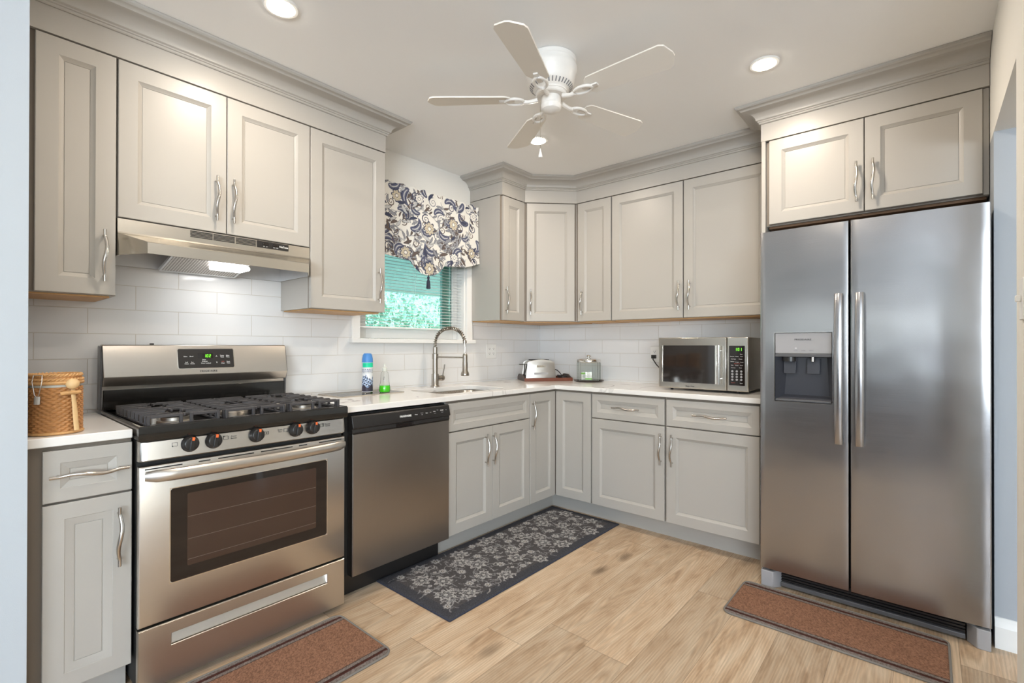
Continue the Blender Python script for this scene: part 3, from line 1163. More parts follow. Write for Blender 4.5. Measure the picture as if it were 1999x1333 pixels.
# grates and burners
def grate(side):
    """0 left, 1 middle, 2 right; local origin at the grate's left-front corner, z=0 on the cooktop"""
    mb = MB()
    w, d, zt, s = .232, .475, .038, .0042
    bar = lambda x0, y0, x1, y1, z=zt: mb.loft([[(x+nx*s, y+ny*s, z-.0095), (x-nx*s, y-ny*s, z-.0095), (x-nx*s*.8, y-ny*s*.8, z), (x+nx*s*.8, y+ny*s*.8, z)] for x, y, nx, ny in
                                               ((x0, y0, *n_(x0, y0, x1, y1)), (x1, y1, *n_(x0, y0, x1, y1)))])

    def n_(x0, y0, x1, y1):
        l_ = math.hypot(x1-x0, y1-y0)
        return -(y1-y0)/l_, (x1-x0)/l_
    # foot rail
    for a in ((.004, 0, .012, d), (w-.012, 0, w-.004, d)):
        mb.box(a[0], a[2], a[1], a[3], 0, .008)
    mb.box(.004, w-.004, 0, .008, 0, .008).box(.004, w-.004, d-.008, d, 0, .008)
    ys = [.03+.0605*i for i in range(8)]
    b1, b2 = .115, .365
    for y in ys:
        near = min(abs(y-b1), abs(y-b2)) if side != 1 else abs(y-.24)*.8
        gap_ = .045 if near < .035 else (.022 if near < .07 else .0)
        for sgn in (-1, 1):
            xe = .006 if sgn < 0 else w-.006
            xi = w/2+sgn*gap_
            if gap_ == 0 and sgn > 0:
                continue
            bar(xe, y, xi if gap_ else w-.006, y)
        for xe in (.002, w-.012):
            mb.box(xe, xe+.010, y-.0045, y+.0045, .004, zt-.002)
    bar(w/2, .004, w/2, b1-.045)
    bar(w/2, b1+.045, w/2, b2-.045)
    bar(w/2, b2+.045, w/2, d-.004)
    for bx in ((b1, b2) if side != 1 else (.24,)):
        for sx in (-1, 1):
            for sy in (-1, 1):
                bar(w/2+sx*.026, bx+sy*.026, w/2+sx*.075, bx+sy*.062)
    for xe in (.004, .10, w-.10, w-.014):
        mb.box(xe, xe+.010, .0, .012, .0, zt)
    for x0, x1 in ((.004, .104), (w-.094, w-.004)):
        bar(x0, .006, x1, .006)
        bar(x0, d-.006, x1, d-.006)
    return mb


for side, x in ((0, .019), (1, .262), (2, .505)):
    obj('grate', grate(side), 'cast_iron', rg, .0014, loc=(x, .005, .9175), smooth=30, seg=1)
for bx, by, r in ((.135, .120, .046), (.135, .372, .038), (.378, .245, .042), (.621, .120, .044), (.621, .372, .034)):
    b_ = obj('burner', MB().lathe([(r+.012, 0), (r+.010, .004), (r, .005), (r, .016), (r-.004, .018)], 28, (bx, by, .9172)), 'burner_metal', rg)
    obj('burner_cap', MB().lathe([(r-.004, .018), (r-.002, .020), (r-.003, .026), (r-.009, .028)], 28, (bx, by, .9172)), 'black_plastic', b_)

# ------------------------------------------------------------------ dishwasher
dwt = thing('dishwasher', 'stainless steel dishwasher with a black control panel, right of the gas range', 'dishwasher', (-2.284, -.665, 0))
w = .598
obj('body', MB().box(-.022, w+.0, .046, .640, .113, .874).box(-.018, w-.004, .103, .62, .01, .113), 'black_matte', dwt)
dl_ = [ring_xz(.004, w-.004, .119, .783, .045), ring_xz(0, w, .118, .784, .041), ring_xz(0, w, .118, .784, .005), ring_xz(.004, w-.004, .121, .781, 0)]
obj('door', MB().loft(dl_), 'steel_dish', dwt, smooth=30)
cpz = [(.043, .7845), (.004, .7845), (.001, .790), (.003, .806), (-.006, .809), (-.007, .813), (.006, .864), (.012, .868), (.043, .868)]
cp = obj('control_panel', MB().loft([[(x, y, z) for y, z in cpz] for x in (-.002, w+.002)]), 'black_plastic', dwt, .002, smooth=30)
obj('handle_recess', MB().box(.242, .353, .0005, .004, .787, .803).box(.242, .353, -.004, .0005, .787, .7895), 'black_glass', cp)
TD = math.atan2(.013, .051)


def dwp(xw, z):
    return (xw+2.284, -.0072+(z-.813)*(.013/.051)-.0006, z)


RD = (PI/2-TD, 0, 0)
text('brand_lettering', 'FRIGIDAIRE', .0135, 'white_print', dwt, dwp(-1.985, .837), RD, 1.05, bold=.0003)
for s_, x, z, q in (('Heavy', -1.918, .838, .007), ('Normal', -1.880, .842, .0055), ('Light', -1.880, .834, .0055), ('Rinse', -1.848, .839, .007), ('Heat', -1.822, .840, .0055),
                    ('Delay', -1.795, .842, .007), ('Start', -1.772, .847, .0055), ('Hours', -1.792, .832, .0055), ('START', -1.742, .843, .008), ('Cancel', -1.742, .833, .0055), ('lock', -1.712, .843, .0055)):
    text('printed_words', s_, q, 'white_print' if q > .006 else 'grey_plastic', dwt, dwp(x, z), RD)
obj('toe_panel', MB().box(-.020, w+.0, .095, .102, .0, .112), 'black_plastic', dwt)

# ------------------------------------------------------------------ range hood
hd = thing('range_hood', 'stainless steel under-cabinet range hood with a lit lamp, above the gas range', 'range hood', (-2.709, -.009, 1.545))
B = .381


def hood_loop(z_y):
    return z_y


outer_ = [  # (front y, half width, z)
    (-.322, B-.002, .145), (-.326, B-.002, .143), (-.327, B-.002, .092), (-.331, B-.002, .086), (-.448, .315, .046), (-.452, .312, .042), (-.453, .312, .001), (-.452, .3105, 0)]
lo = []
for y, hw, z in outer_:
    k = 1 if hw < .35 else 0
    yc = -.327+.001
    lo.append([(-(B-.002), 0, z), (-(B-.002), yc if k else y+.001, z), (-hw, y, z), (hw, y, z), (B-.002, yc if k else y+.001, z), (B-.002, 0, z)])
# inside of the canopy
b2 = B-.006
lo.append([(-b2, -.004, .001), (-b2, -.324, .001), (-.309, -.446, .001), (.309, -.446, .001), (b2, -.324, .001), (b2, -.004, .001)])
lo.append([(-b2, -.004, .040), (-b2, -.324, .040), (-.309, -.444, .040), (.309, -.444, .040), (b2, -.324, .040), (b2, -.004, .040)])
lo.append([(-b2, -.004, .083), (-b2, -.320, .083), (-.309, -.321, .083), (.309, -.321, .083), (b2, -.320, .083), (b2, -.004, .083)])
hm = mesh_of('canopy', MB().loft(lo, True, False), 'steel_hood', 25)
obj('canopy', hm, parent=hd)
obj('inner_pan', MB().box(-B+.010, B-.010, -.318, -.012, .080, .083), 'galvanised', hd)
side_ = MB().box(-B+.007, -B+.010, -.32, -.006, .001, .08).box(B-.010, B-.007, -.32, -.006, .001, .08).box(-B+.010, B-.010, -.012, -.008, .001, .08)
obj('inner_wall', side_, 'galvanised', hd)


def mesh_filter():
    m, nt, b = new_mat('filter_mesh')
    tc = nt.nodes.new('ShaderNodeTexCoord')
    mp = nt.nodes.new('ShaderNodeMapping')
    mp.inputs['Rotation'].default_value = (0, 0, PI/4)
    nt.links.new(tc.outputs['Object'], mp.inputs[0])
    ck = nt.nodes.new('ShaderNodeTexChecker')
    ck.inputs['Scale'].default_value = 130
    ck.inputs['Color1'].default_value = (.75, .72, .68, 1)
    ck.inputs['Color2'].default_value = (.22, .20, .18, 1)
    nt.links.new(mp.outputs[0], ck.inputs['Vector'])
    nt.links.new(ck.outputs[0], b.inputs['Base Color'])
    b.inputs['Metallic'].default_value = .6
    b.inputs['Roughness'].default_value = .5


mesh_filter()
FT = math.radians(-13)
ft = obj('grease_filter', MB().box(-.150, .150, -.262, .0, 0, .006), 'filter_mesh', hd, loc=(-.022, -.040, -.004), rot=(FT, 0, 0))
obj('filter_frame', MB().box(-.158, -.150, -.27, .008, -.003, .009).box(.150, .158, -.27, .008, -.003, .009).box(-.150, .150, -.27, -.262, -.003, .009).box(-.150, .150, .0, .008, -.003, .009), 'galvanised', ft)
obj('lamp_lens', MB().box(-.015, .125, -.262, -.150, .004, .022), 'hood_lens', hd, .006)
l_ = light('hood_lamp', 'AREA', (.055, -.206, .001), HOOD_POWER, HOOD_COL, (0, 0, 0), shape='RECTANGLE', size=.14, size_y=.11)
l_.parent = hd
vn = MB()
for x0, x1 in ((-.138, -.055), (-.051, .033), (.039, .123)):
    for i in range(5):
        z = .1118+i*.0058
        vn.box(x0, x1, -.3285, -.3265, z, z+.0032)
obj('vent_louvre', vn, 'black_matte', hd)
sp_ = obj('switch_panel', rr_plate(.128, .273, .110, .141, .002, -.326, -.3290), 'black_plastic', hd)
for x in (.165, .212):
    obj('rocker_switch', MB().box(x-.013, x+.013, -.334, -.3285, .123, .134), 'black_glass', sp_, .002)
for s_, x in (('HI   LO', .165), ('ON  OFF', .212)):
    text('printed_words', s_, .0062, 'white_print', hd, (x, -.3294, .117))
text('brand_lettering', 'NuTone', .0120, 'white_print', hd, (.250, -.3294, .1255), bold=.0003)

# ------------------------------------------------------------------ refrigerator
FX, FY0 = -.862, -2.060
fr = thing('refrigerator', 'tall stainless steel side-by-side refrigerator with an ice and water dispenser', 'refrigerator', (FX, FY0, 0), -PI/2)
FW = .833
obj('body', MB().box(.004, FW-.004, .078, .80, .055, 1.752), 'fridge_side', fr, .004)
obj('hinge_cover', MB().box(.01, .09, .05, .16, 1.7525, 1.772).box(FW-.09, FW-.01, .05, .16, 1.7525, 1.772), 'dark_grey_plastic', fr, .004)


def fy(x):
    """gently crowned door fronts"""
    u = (x-FW/2)/(FW/2)
    return .010*u*u


def fdoor(name, x0, x1, z0, z1, hole=None):
    bm = bmesh.new()
    xs = sorted(set([x0+(x1-x0)*i/14 for i in range(15)] + ([hole[0], hole[1]] if hole else [])))
    zs = sorted(set([z0+(z1-z0)*i/24 for i in range(25)] + ([hole[2], hole[3]] if hole else [])))
    g = {}
    r = .005

    def edge(x):
        e = min(x-x0, x1-x)
        return r-math.sqrt(max(0, r*r-(r-e)**2)) if e < r else 0
    xs = sorted(set(xs+[x0+.0008, x0+.0025, x0+.005, x1-.0008, x1-.0025, x1-.005]))
    for i, x in enumerate(xs):
        for j, z in enumerate(zs):
            g[i, j] = bm.verts.new((x, fy(x)+edge(x), z))
    for i in range(len(xs)-1):
        for j in range(len(zs)-1):
            cx, cz = (xs[i]+xs[i+1])/2, (zs[j]+zs[j+1])/2
            if hole and hole[0] < cx < hole[1] and hole[2] < cz < hole[3]:
                continue
            bm.faces.new((g[i, j], g[i+1, j], g[i+1, j+1], g[i, j+1]))
    bd_ = [e for e in bm.edges if e.is_boundary]
    ex = bmesh.ops.extrude_edge_only(bm, edges=bd_)
    for v in [q for q in ex['geom'] if isinstance(q, bmesh.types.BMVert)]:
        v.co.y = .074
    outer_e = [e for e in bm.edges if e.is_boundary and not (hole and all(hole[0]-1e-5 <= v.co.x <= hole[1]+1e-5 and hole[2]-1e-5 <= v.co.z <= hole[3]+1e-5 for v in e.verts))]
    bmesh.ops.edgeloop_fill(bm, edges=outer_e)
    bmesh.ops.recalc_face_normals(bm, faces=bm.faces)
    me = bpy.data.meshes.new(name)
    bm.to_mesh(me)
    bm.free()
    for p in me.polygons:
        p.use_smooth = True
    me.set_sharp_from_angle(angle=math.radians(40))
    me.materials.append(M['steel_fridge'])
    return obj(name, me, parent=fr)


HO = (.067, .3075, .930, 1.264)
ld = fdoor('door', 0, .3705, .092, 1.768, HO)
rd = fdoor('door', .3765, FW, .092, 1.768)
# dispenser
x0, x1, z0, z1 = HO
e_ = .0015
di = MB().loft([ring_xz(x0+e_, x1-e_, z0+e_, 1.163, .006), ring_xz(x0+.004, x1-.004, z0+.008, 1.163, .012), [(x0+.03, .070, z0+.03), (x1-.02, .070, z0+.03), (x1-.03, .070, 1.150), (x0+.045, .070, 1.150)]], False, True)
dd = obj('dispenser', di, 'dispenser_dark', ld)
obj('dispenser_panel', MB().box(x0+e_, x1-e_, .0045, .03, 1.163, z1-e_), 'grey_plastic', dd, .003)
obj('panel_lip', MB().box(x0+e_, x1-e_, .004, .03, 1.147, 1.1625), 'dark_grey_plastic', dd, .002)
obj('drip_tray', MB().box(x0+.004, x1-.004, .004, .068, z0+.002, z0+.012), 'dark_grey_plastic', dd, .002)
obj('dispenser_trim', MB().loft([ring_xz(x0-.003, x1+.003, z0-.003, z1+.002, .005), ring_xz(x0-.003, x1+.003, z0-.003, z1+.002, .001), ring_xz(x0, x1, z0, z1, .001), ring_xz(x0, x1, z0, z1, .008)], False, False), 'nickel', dd)
for px in (.125, .225):
    obj('dispenser_paddle', MB().loft([[(px-.027, .050, 1.138), (px+.027, .050, 1.138), (px+.027, .056, 1.138), (px-.027, .056, 1.138)],
                                        [(px-.026, .040, 1.065), (px+.026, .040, 1.065), (px+.026, .046, 1.065), (px-.026, .046, 1.065)]]), 'dispenser_dark', dd, .002)
obj('ice_chute', MB().loft([[(.125+.030*math.cos(t), .036+.022*math.sin(t), z) for t in [2*PI*i/16 for i in range(16)]] for z in (1.150, 1.125)]), 'black_plastic', dd)
obj('water_nozzle', MB().lathe([(.008, 0), (.008, .022)], 12, (.225, .034, 1.126)), 'nickel', dd)
text('brand_lettering', 'FRIGIDAIRE', .0115, 'dark_print', fr, (.188, .0040, 1.230), sx=1.2, bold=.0002)
for s_, x in (('Cube', .158), ('Crush', .190), ('Water', .223)):
    text('printed_words', s_, .007, 'grey_print', fr, (x, .0040, 1.178))
obj('indicator_lamp', MB().box(.155, .163, .0038, .006, 1.188, 1.191), 'white_print', dd)


def fhandle(par, xc):
    lo = []
    n = 28
    for i in range(n+1):
        t = i/n
        z = .755+.683*t
        s = math.sin(PI*t)
        y = -.030-.024*s**.7
        lo.append([(xc-.0175, y+.004, z), (xc-.015, y-.002, z), (xc-.007, y-.0055, z), (xc+.007, y-.0055, z), (xc+.015, y-.002, z), (xc+.0175, y+.004, z), (xc+.0155, y+.010, z), (xc-.0155, y+.010, z)])
    mb = MB().loft(lo)
    for z in (.775, 1.418):
        mb.box(xc-.012, xc+.012, -.030, .006, z-.016, z+.016)
    return obj('handle', mb, 'steel_fridge', par, smooth=40)


fhandle(ld, .3355)
fhandle(rd, .4135)
gk = MB()
for i in range(4):
    gk.box(.086, FW-.075, .052, .062, .034+i*.013, .041+i*.013)
obj('toe_grille', gk, 'black_plastic', fr)
obj('grille_backing', MB().box(.086, FW-.075, .064, .074, .012, .090), 'black_matte', fr)
obj('kick_strip', MB().box(.086, FW-.075, .038, .062, .010, .030), 'dark_grey_plastic', fr, .003)
for xa, xb, s in ((.004, .086, 1), (FW-.070, FW-.002, -1)):
    q = [(xa, .0), (xb-.028 if s > 0 else xb, .0), (xb, .040) if s > 0 else (xb, .040), (xb, .09), (xa, .09)] if s > 0 else [(xa+.028, .0), (xb, .0), (xb, .09), (xa, .09), (xa, .040)]
    fo = obj('leveling_foot', MB().prism([(x, y+.008) for x, y in q], 0, .080), 'grey_plastic', fr, .003)
    obj('hinge_pin', MB().lathe([(.011, .080), (.011, .0905)], 12, ((xa+xb)/2, .038, 0)), 'black_plastic', fo)

# ------------------------------------------------------------------ microwave
mwv = thing('microwave_oven', 'stainless steel countertop microwave with green clock digits', 'microwave', (-.470, -1.353, .9145), -PI/2)
w = .551
obj('cabinet', MB().box(.006, w-.004, .032, .41, .016, .336), 'steel_mw', mwv, .004)
md_ = obj('door', MB().box(0, .428, 0, .030, .014, .338), 'steel_mw', mwv, .005)
obj('window_pane', rr_plate(.030, .360, .052, .288, .004, .001, -.0012), 'mw_pane', md_)
obj('pane_stile', MB().box(.3605, .372, -.003, .002, .052, .288).box(.018, .029, -.003, .002, .052, .288), 'chrome', md_, .002)
hb = MB().tube([(.392, -.030, .052), (.392, -.030, .288)], .0075, 14)
hb.tube([(.392, -.030, .085), (.392, .002, .085)], .006, 10).tube([(.392, -.030, .255), (.392, .002, .255)], .006, 10)
obj('handle', hb, 'chrome', md_)
fp = obj('control_fascia', MB().box(.431, w, 0, .030, .014, .338), 'steel_mw', mwv, .005)
kp = obj('keypad', rr_plate(.443, .532, .050, .286, .003, .001, -.0012), 'black_glass', fp)
sg = MB()
seven_seg(sg, '1', .017, 0, 0, 0, .003)
seven_seg(sg, '01', .017, .0155, 0, 0, .0045)
sg.box(.0125, .0142, -.0006, 0, .004, .006).box(.0125, .0142, -.0006, 0, .011, .013)
obj('clock_digits', sg, 'led_green', kp, loc=(.477, -.0013, .256))
bt = None
for i in range(4):
    for j in range(3):
        mb_ = MB().lathe([(.0062, 0), (.0062, .0012), (.005, .0016)], 14).xf(Matrix.Rotation(PI/2, 4, 'X'))
        obj('key', mb_, 'grey_plastic', kp, loc=(.462+.025*j, -.001, .134-.0165*i))
KEYS = ['1', '2', '3', '4', '5', '6', '7', '8', '9', 'STOP', '0', 'START']
for n_i, s_ in enumerate(KEYS):
    text('key_number', s_, .008 if len(s_) < 2 else .0035, 'dark_print', mwv, (.462+.025*(n_i % 3), -.0030, .134-.0165*(n_i//3)))
for s_, x, z, c_ in (('Popcorn', .461, .222, 'white_print'), ('Potato', .488, .222, 'white_print'), ('Pizza', .514, .222, 'white_print'), ('Beverage', .469, .207, 'white_print'), ('Dinner', .508, .207, 'white_print'),
                     ('Defrost', .462, .192, 'white_print'), ('Weight', .489, .189, 'white_print'), ('Frozen', .515, .189, 'white_print'), ('Speed Cook', .488, .180, 'red_print'), ('Time', .461, .170, 'white_print'), ('Power', .488, .170, 'white_print'), ('Clock', .513, .170, 'white_print'),
                     ('Memory', .467, .155, 'white_print'), ('Timer', .508, .155, 'white_print'), ('Express', .467, .066, 'red_print'), ('Door', .512, .064, 'white_print'), ('Auto', .512, .236, 'white_print')):
    text('printed_words', s_, .0068, c_, mwv, (x, -.0016, z))
text('brand_lettering', 'Magic Chef', .011, 'dark_print', mwv, (.207, -.0006, .030), sx=1.1, bold=.0003)
for x in (.07, .48):
    for y in (.05, .36):
        obj('foot', MB().lathe([(.009, 0), (.011, .016)], 12, (x, y, 0)), 'black_plastic', mwv)

# ------------------------------------------------------------------ lights in the ceiling
CANS = [(-1.112, -.842, 'lit recessed ceiling downlight seen behind the fan pull chain'), (-1.095, -2.136, 'lit recessed ceiling downlight in front of the refrigerator cabinet'),
        (-2.690, -.830, 'lit recessed ceiling downlight above the gas range, near the top edge'), (-2.690, -2.136, 'lit recessed ceiling downlight nearest the dining area')]
for x, y, lab in CANS:
    t = thing('downlight', lab, 'ceiling light', (x, y, H), group='recessed ceiling downlights')
    obj('trim_ring', MB().lathe([(.047, -.003), (.050, -.006), (.060, -.005), (.064, -.001), (.064, 0), (.047, 0)], 36, cap0=False, cap1=False), 'white_trim', t)
    obj('lens', MB().lathe([(.0475, -.0005), (.0475, -.006), (.040, -.011), (.025, -.013)], 36), 'can_lens', t)
    l_ = light('downlight_lamp', 'AREA', (0, 0, -.016), CAN_POWER, CAN_COL, shape='DISK', size=.09)
    l_.parent = t

# ------------------------------------------------------------------ ceiling fan
fan = thing('ceiling_fan', 'white five-blade hugger ceiling fan with a pull chain', 'ceiling fan', (-1.744, -1.409, H))
housing = [(.100, 0), (.110, -.001), (.114, -.006), (.114, -.020), (.111, -.024), (.112, -.030), (.116, -.040), (.117, -.052), (.1165, -.054), (.115, -.066), (.110, -.080), (.1085, -.083), (.106, -.100),
           (.1045, -.104), (.100, -.118), (.0955, -.124), (.074, -.142), (.072, -.146), (.072, -.150)]
obj('motor_housing', MB().lathe(housing, 48), 'fan_white', fan, smooth=30)
vb = MB()
for k in range(36):
    a = 2*PI*k/36
    r0, z0, r1, z1 = .0975, -.1235, .0825, -.1358
    c_, s_ = math.cos(a), math.sin(a)
    tx, ty = -s_*.0026, c_*.0026
    vb.add([(r0*c_-tx, r0*s_-ty, z0-.0008), (r0*c_+tx, r0*s_+ty, z0-.0008), (r1*c_+tx, r1*s_+ty, z1-.0008), (r1*c_-tx, r1*s_-ty, z1-.0008),
            (r0*c_-tx, r0*s_-ty, z0+.003), (r0*c_+tx, r0*s_+ty, z0+.003), (r1*c_+tx, r1*s_+ty, z1+.003), (r1*c_-tx, r1*s_-ty, z1+.003)],
           [(0, 1, 2, 3), (0, 1, 5, 4), (1, 2, 6, 5), (2, 3, 7, 6), (3, 0, 4, 7)])
obj('vent_grille', vb, 'grey_print', fan, smooth=0)
obj('flywheel', MB().lathe([(.070, -.150), (.071, -.154), (.071, -.164), (.066, -.168), (.050, -.168)], 40), 'fan_white', fan, smooth=30)
obj('switch_housing', MB().lathe([(.044, -.167), (.0445, -.200), (.0465, -.203), (.0465, -.214), (.042, -.224), (.030, -.232), (.012, -.235), (.004, -.238)], 36), 'fan_white', fan, smooth=30)
bl = MB()
n = 20
R0, R1 = .185, .560
top = []
for i in range(n+1):
    t = i/n
    r = R0+(R1-R0)*t
    hw = .050+.018*t
    e = min(1, (1-t)*9)
    hw *= math.sqrt(max(.02, 1-(1-e)**2)) if e < 1 else 1
    e0 = min(1, t*14)
    hw *= .65+.35*math.sqrt(1-(1-e0)**2)
    top.append((r, hw))
TW = math.radians(-12)
lo = []
for r, hw in top:
    q = []
    for y, z in ((-hw, -.003), (hw, -.003), (hw, .003), (-hw, .003)):
        q.append((r, y*math.cos(TW)-z*math.sin(TW), y*math.sin(TW)+z*math.cos(TW)))
    lo.append(q)
BLADE = mesh_of('blade', bl.loft(lo), 'fan_blade', 40)
ir = MB()
ir.tube([(.062, 0, -.002), (.085, 0, -.008), (.105, 0, -.012), (.125, 0, -.010)], [.010, .009, .009, .009], 8)
ringp = [(.165+.042*math.cos(2*PI*k/24), .026*math.sin(2*PI*k/24), -.009) for k in range(25)]
ir.tube(ringp, .0065, 8, False)
ir.box(.165, .235, -.010, .010, -.010, -.0035)
IRON = mesh_of('blade_iron', ir, 'fan_white', 40)
for k in range(5):
    a = math.radians(128.5+72*k)
    b_ = obj('blade', BLADE, parent=fan, loc=(0, 0, -.176), rot=(0, 0, a))
    obj('blade_iron', IRON, parent=b_)
chp = MB()
cx, cy = -.031, .037
for i in range(58):
    chp.sph((cx, cy, -.185-.0037*i), .0016, 6, 4)
obj('pull_chain', chp, 'chain_metal', fan)
obj('chain_pull', MB().lathe([(.001, 0), (.0025, -.003), (.0035, -.010), (.0085, -.030), (.0095, -.036), (.008, -.041), (.003, -.043)], 16, (cx, cy, -.398)), 'white_plastic', fan)

# ------------------------------------------------------------------ painted patterns (vertex colours)
class Canvas:
    def __init__(s, w, h, ppm, base):
        s.w, s.h, s.ppm = w, h, ppm
        s.nx, s.ny = int(w*ppm)+1, int(h*ppm)+1
        s.img = np.zeros((s.ny, s.nx, 3))
        s.img[:] = base
        s.X, s.Y = np.meshgrid(np.linspace(0, w, s.nx), np.linspace(0, h, s.ny))

    def win(s, cx, cy, r):
        i0, i1 = max(0, int((cx-r)*s.ppm)), min(s.nx, int((cx+r)*s.ppm)+2)
        j0, j1 = max(0, int((cy-r)*s.ppm)), min(s.ny, int((cy+r)*s.ppm)+2)
        if i0 >= i1 or j0 >= j1:
            return None
        return slice(j0, j1), slice(i0, i1)

    def mask(s, sl, m, col, a=1.0):
        s.img[sl][m] = s.img[sl][m]*(1-a)+np.array(col)*a

    def disc(s, cx, cy, r, col, a=1.0):
        sl = s.win(cx, cy, r+.004)
        if sl:
            s.mask(sl, (s.X[sl]-cx)**2+(s.Y[sl]-cy)**2 < r*r, col, a)

    def stroke(s, pts, r, col, a=1.0):
        for i, p in enumerate(pts):
            s.disc(p[0], p[1], r[i] if hasattr(r, '__len__') else r, col, a)

    def flower(s, cx, cy, r, n, fill, line, rot=0, core=None):
        sl = s.win(cx, cy, r*1.25)
        if not sl:
            return
        dx, dy = s.X[sl]-cx, s.Y[sl]-cy
        d, th = np.hypot(dx, dy), np.arctan2(dy, dx)+rot
        pet = np.abs(np.cos(th*n/2))
        rr = r*(.62+.38*pet**.8)
        s.mask(sl, d < rr*1.10, line)
        s.mask(sl, d < rr*.90, fill)
        s.mask(sl, (d < rr*.80) & (d > r*.30) & (pet > .985), line, .6)
        s.mask(sl, (d < r*.34), line, .8)
        s.mask(sl, (d < r*.24), core or fill)

    def spiral(s, cx, cy, r, rot, turns, lw, col, sgn=1):
        n_ = int(90*turns)
        t = np.linspace(0, 1, n_)
        a = rot+sgn*2*PI*turns*t
        rr = r*(1-t)**.8
        s.stroke(list(zip(cx+rr*np.cos(a), cy+rr*np.sin(a))), lw*(1-.6*t), col)

    def paisley(s, cx, cy, L, rot, sgn, cols):
        t = np.linspace(0, 1, 70)
        a = rot+sgn*t*2.6
        px = np.cumsum(np.cos(a))*L/70
        py = np.cumsum(np.sin(a))*L/70
        r = L*.20*(np.sin(PI*np.clip(t*.92+.08, 0, 1))**.7)*(1-.55*t)
        pts = list(zip(cx+px, cy+py))
        s.stroke(pts, r*1.25, cols[0])
        s.stroke(pts, r*1.02, cols[1])
        s.stroke(pts, r*.72, cols[2])
        s.stroke(pts[5:50:5], r[5:50:5]*.26, cols[3])

    def leaf(s, cx, cy, L, rot, bend, col, line=None):
        t = np.linspace(0, 1, 40)
        a = rot+bend*t
        px = np.cumsum(np.cos(a))*L/40
        py = np.cumsum(np.sin(a))*L/40
        r = L*.13*np.sin(PI*t)
        pts = list(zip(cx+px, cy+py))
        if line is not None:
            s.stroke(pts, r+.0022, line)
        s.stroke(pts, r, col)


def canvas_cols(cv):
    a = np.ones((cv.ny*cv.nx, 4), dtype=np.float32)
    a[:, :3] = cv.img.reshape(-1, 3)
    return a


# ------------------------------------------------------------------ valance
VX0, VX1, VXC, VZ1 = -1.876, -.892, -1.395, 2.250
cv = Canvas(VX1-VX0, .600, 480, (.71, .70, .66))
CR, NAVY, GRY, LG, BR, BEI, DK = (.76, .74, .69), (.050, .058, .10), (.24, .25, .28), (.46, .47, .48), (.115, .090, .080), (.55, .49, .37), (.07, .07, .08)
r_ = np.random.default_rng(5)
W_, H_ = cv.w, cv.h
# mottled ground, stems, then motifs
for k in range(420):
    cv.disc(r_.uniform(0, W_), r_.uniform(0, H_), r_.uniform(.002, .0035), (.58, .58, .57), .7)
for k in range(46):
    cx, cy, a, b_ = r_.uniform(0, W_), r_.uniform(0, H_), r_.uniform(0, 6.28), r_.uniform(-2.6, 2.6)
    L_ = r_.uniform(.16, .28)
    t = np.linspace(0, 1, 160)
    an = a+b_*t
    pts = list(zip(cx+np.cumsum(np.cos(an))*L_/160, cy+np.cumsum(np.sin(an))*L_/160))
    cv.stroke(pts, .0055*(1-.6*t), GRY)
    cv.stroke(pts, .0028*(1-.6*t), LG)
    for q in range(10, 150, 24):
        cv.leaf(pts[q][0], pts[q][1], r_.uniform(.035, .06), an[q]+(1 if q % 48 else -1)*.7, .6, BR if r_.random() < .4 else GRY, DK)
for gx in range(7):
    for gy in range(5):
        cx = (gx+.5*(gy % 2)+.2+r_.uniform(-.15, .15))*.155
        cy = (gy+.45+r_.uniform(-.12, .12))*.125
        cv.paisley(cx, cy, r_.uniform(.10, .145), r_.uniform(0, 6.28), r_.choice([-1, 1]), (LG, NAVY, (.09, .10, .16), LG))
        cv.spiral(cx+.055, cy-.03, .034, r_.uniform(0, 6.28), 1.7, .0042, GRY if r_.random() < .6 else NAVY, r_.choice([-1, 1]))
        cv.spiral(cx-.055, cy+.035, .026, r_.uniform(0, 6.28), 1.6, .0036, BR, r_.choice([-1, 1]))
for k in range(70):
    cv.leaf(r_.uniform(0, W_), r_.uniform(0, H_), r_.uniform(.045, .085), r_.uniform(0, 6.28), r_.uniform(-1, 1), [LG, GRY, BR, NAVY][k % 4], DK)
FL = [(.06, .42, .046), (.30, .14, .044), (.495, .055, .050), (.72, .40, .046), (.50, .33, .048), (.24, .50, .040), (.90, .22, .042), (.72, .16, .036), (.08, .16, .040), (.42, .52, .036), (.93, .50, .038)]
for x, y, r in FL:
    cv.flower(x, y, r, 8, BEI if r > .038 else CR, NAVY, r_.uniform(0, 1), CR)
ny, nx = cv.ny, cv.nx
S_ = np.linspace(0, 1, nx)
Tt = np.linspace(0, 1, ny)
xx = VX0+(VX1-VX0)*S_
dpts = [(0, 1.674), (.06, 1.682), (.105, 1.708), (.135, 1.738), (.15, 1.757), (.25, 1.765), (.345, 1.772), (.43, 1.795), (.52, 1.826)]
zb = np.interp(np.abs(xx-VXC), [p[0] for p in dpts], [p[1] for p in dpts])
vs_ = np.zeros((ny, nx, 3))
for j, t in enumerate(Tt):          # row 0 = bottom
    z = zb+(VZ1+.006*np.sin(xx*70)-zb)*t
    down = np.clip((VZ1-z)/.45, 0, 1)
    y = -.098 - .004*np.sin(xx*83)*np.clip(1-down*4, 0, 1)-.004*np.sin(xx*17+1.2)*down-.020*down-.005*np.sin(PI*t)*np.sin(xx*9)
    vs_[j, :, 0], vs_[j, :, 1], vs_[j, :, 2] = xx, y, z
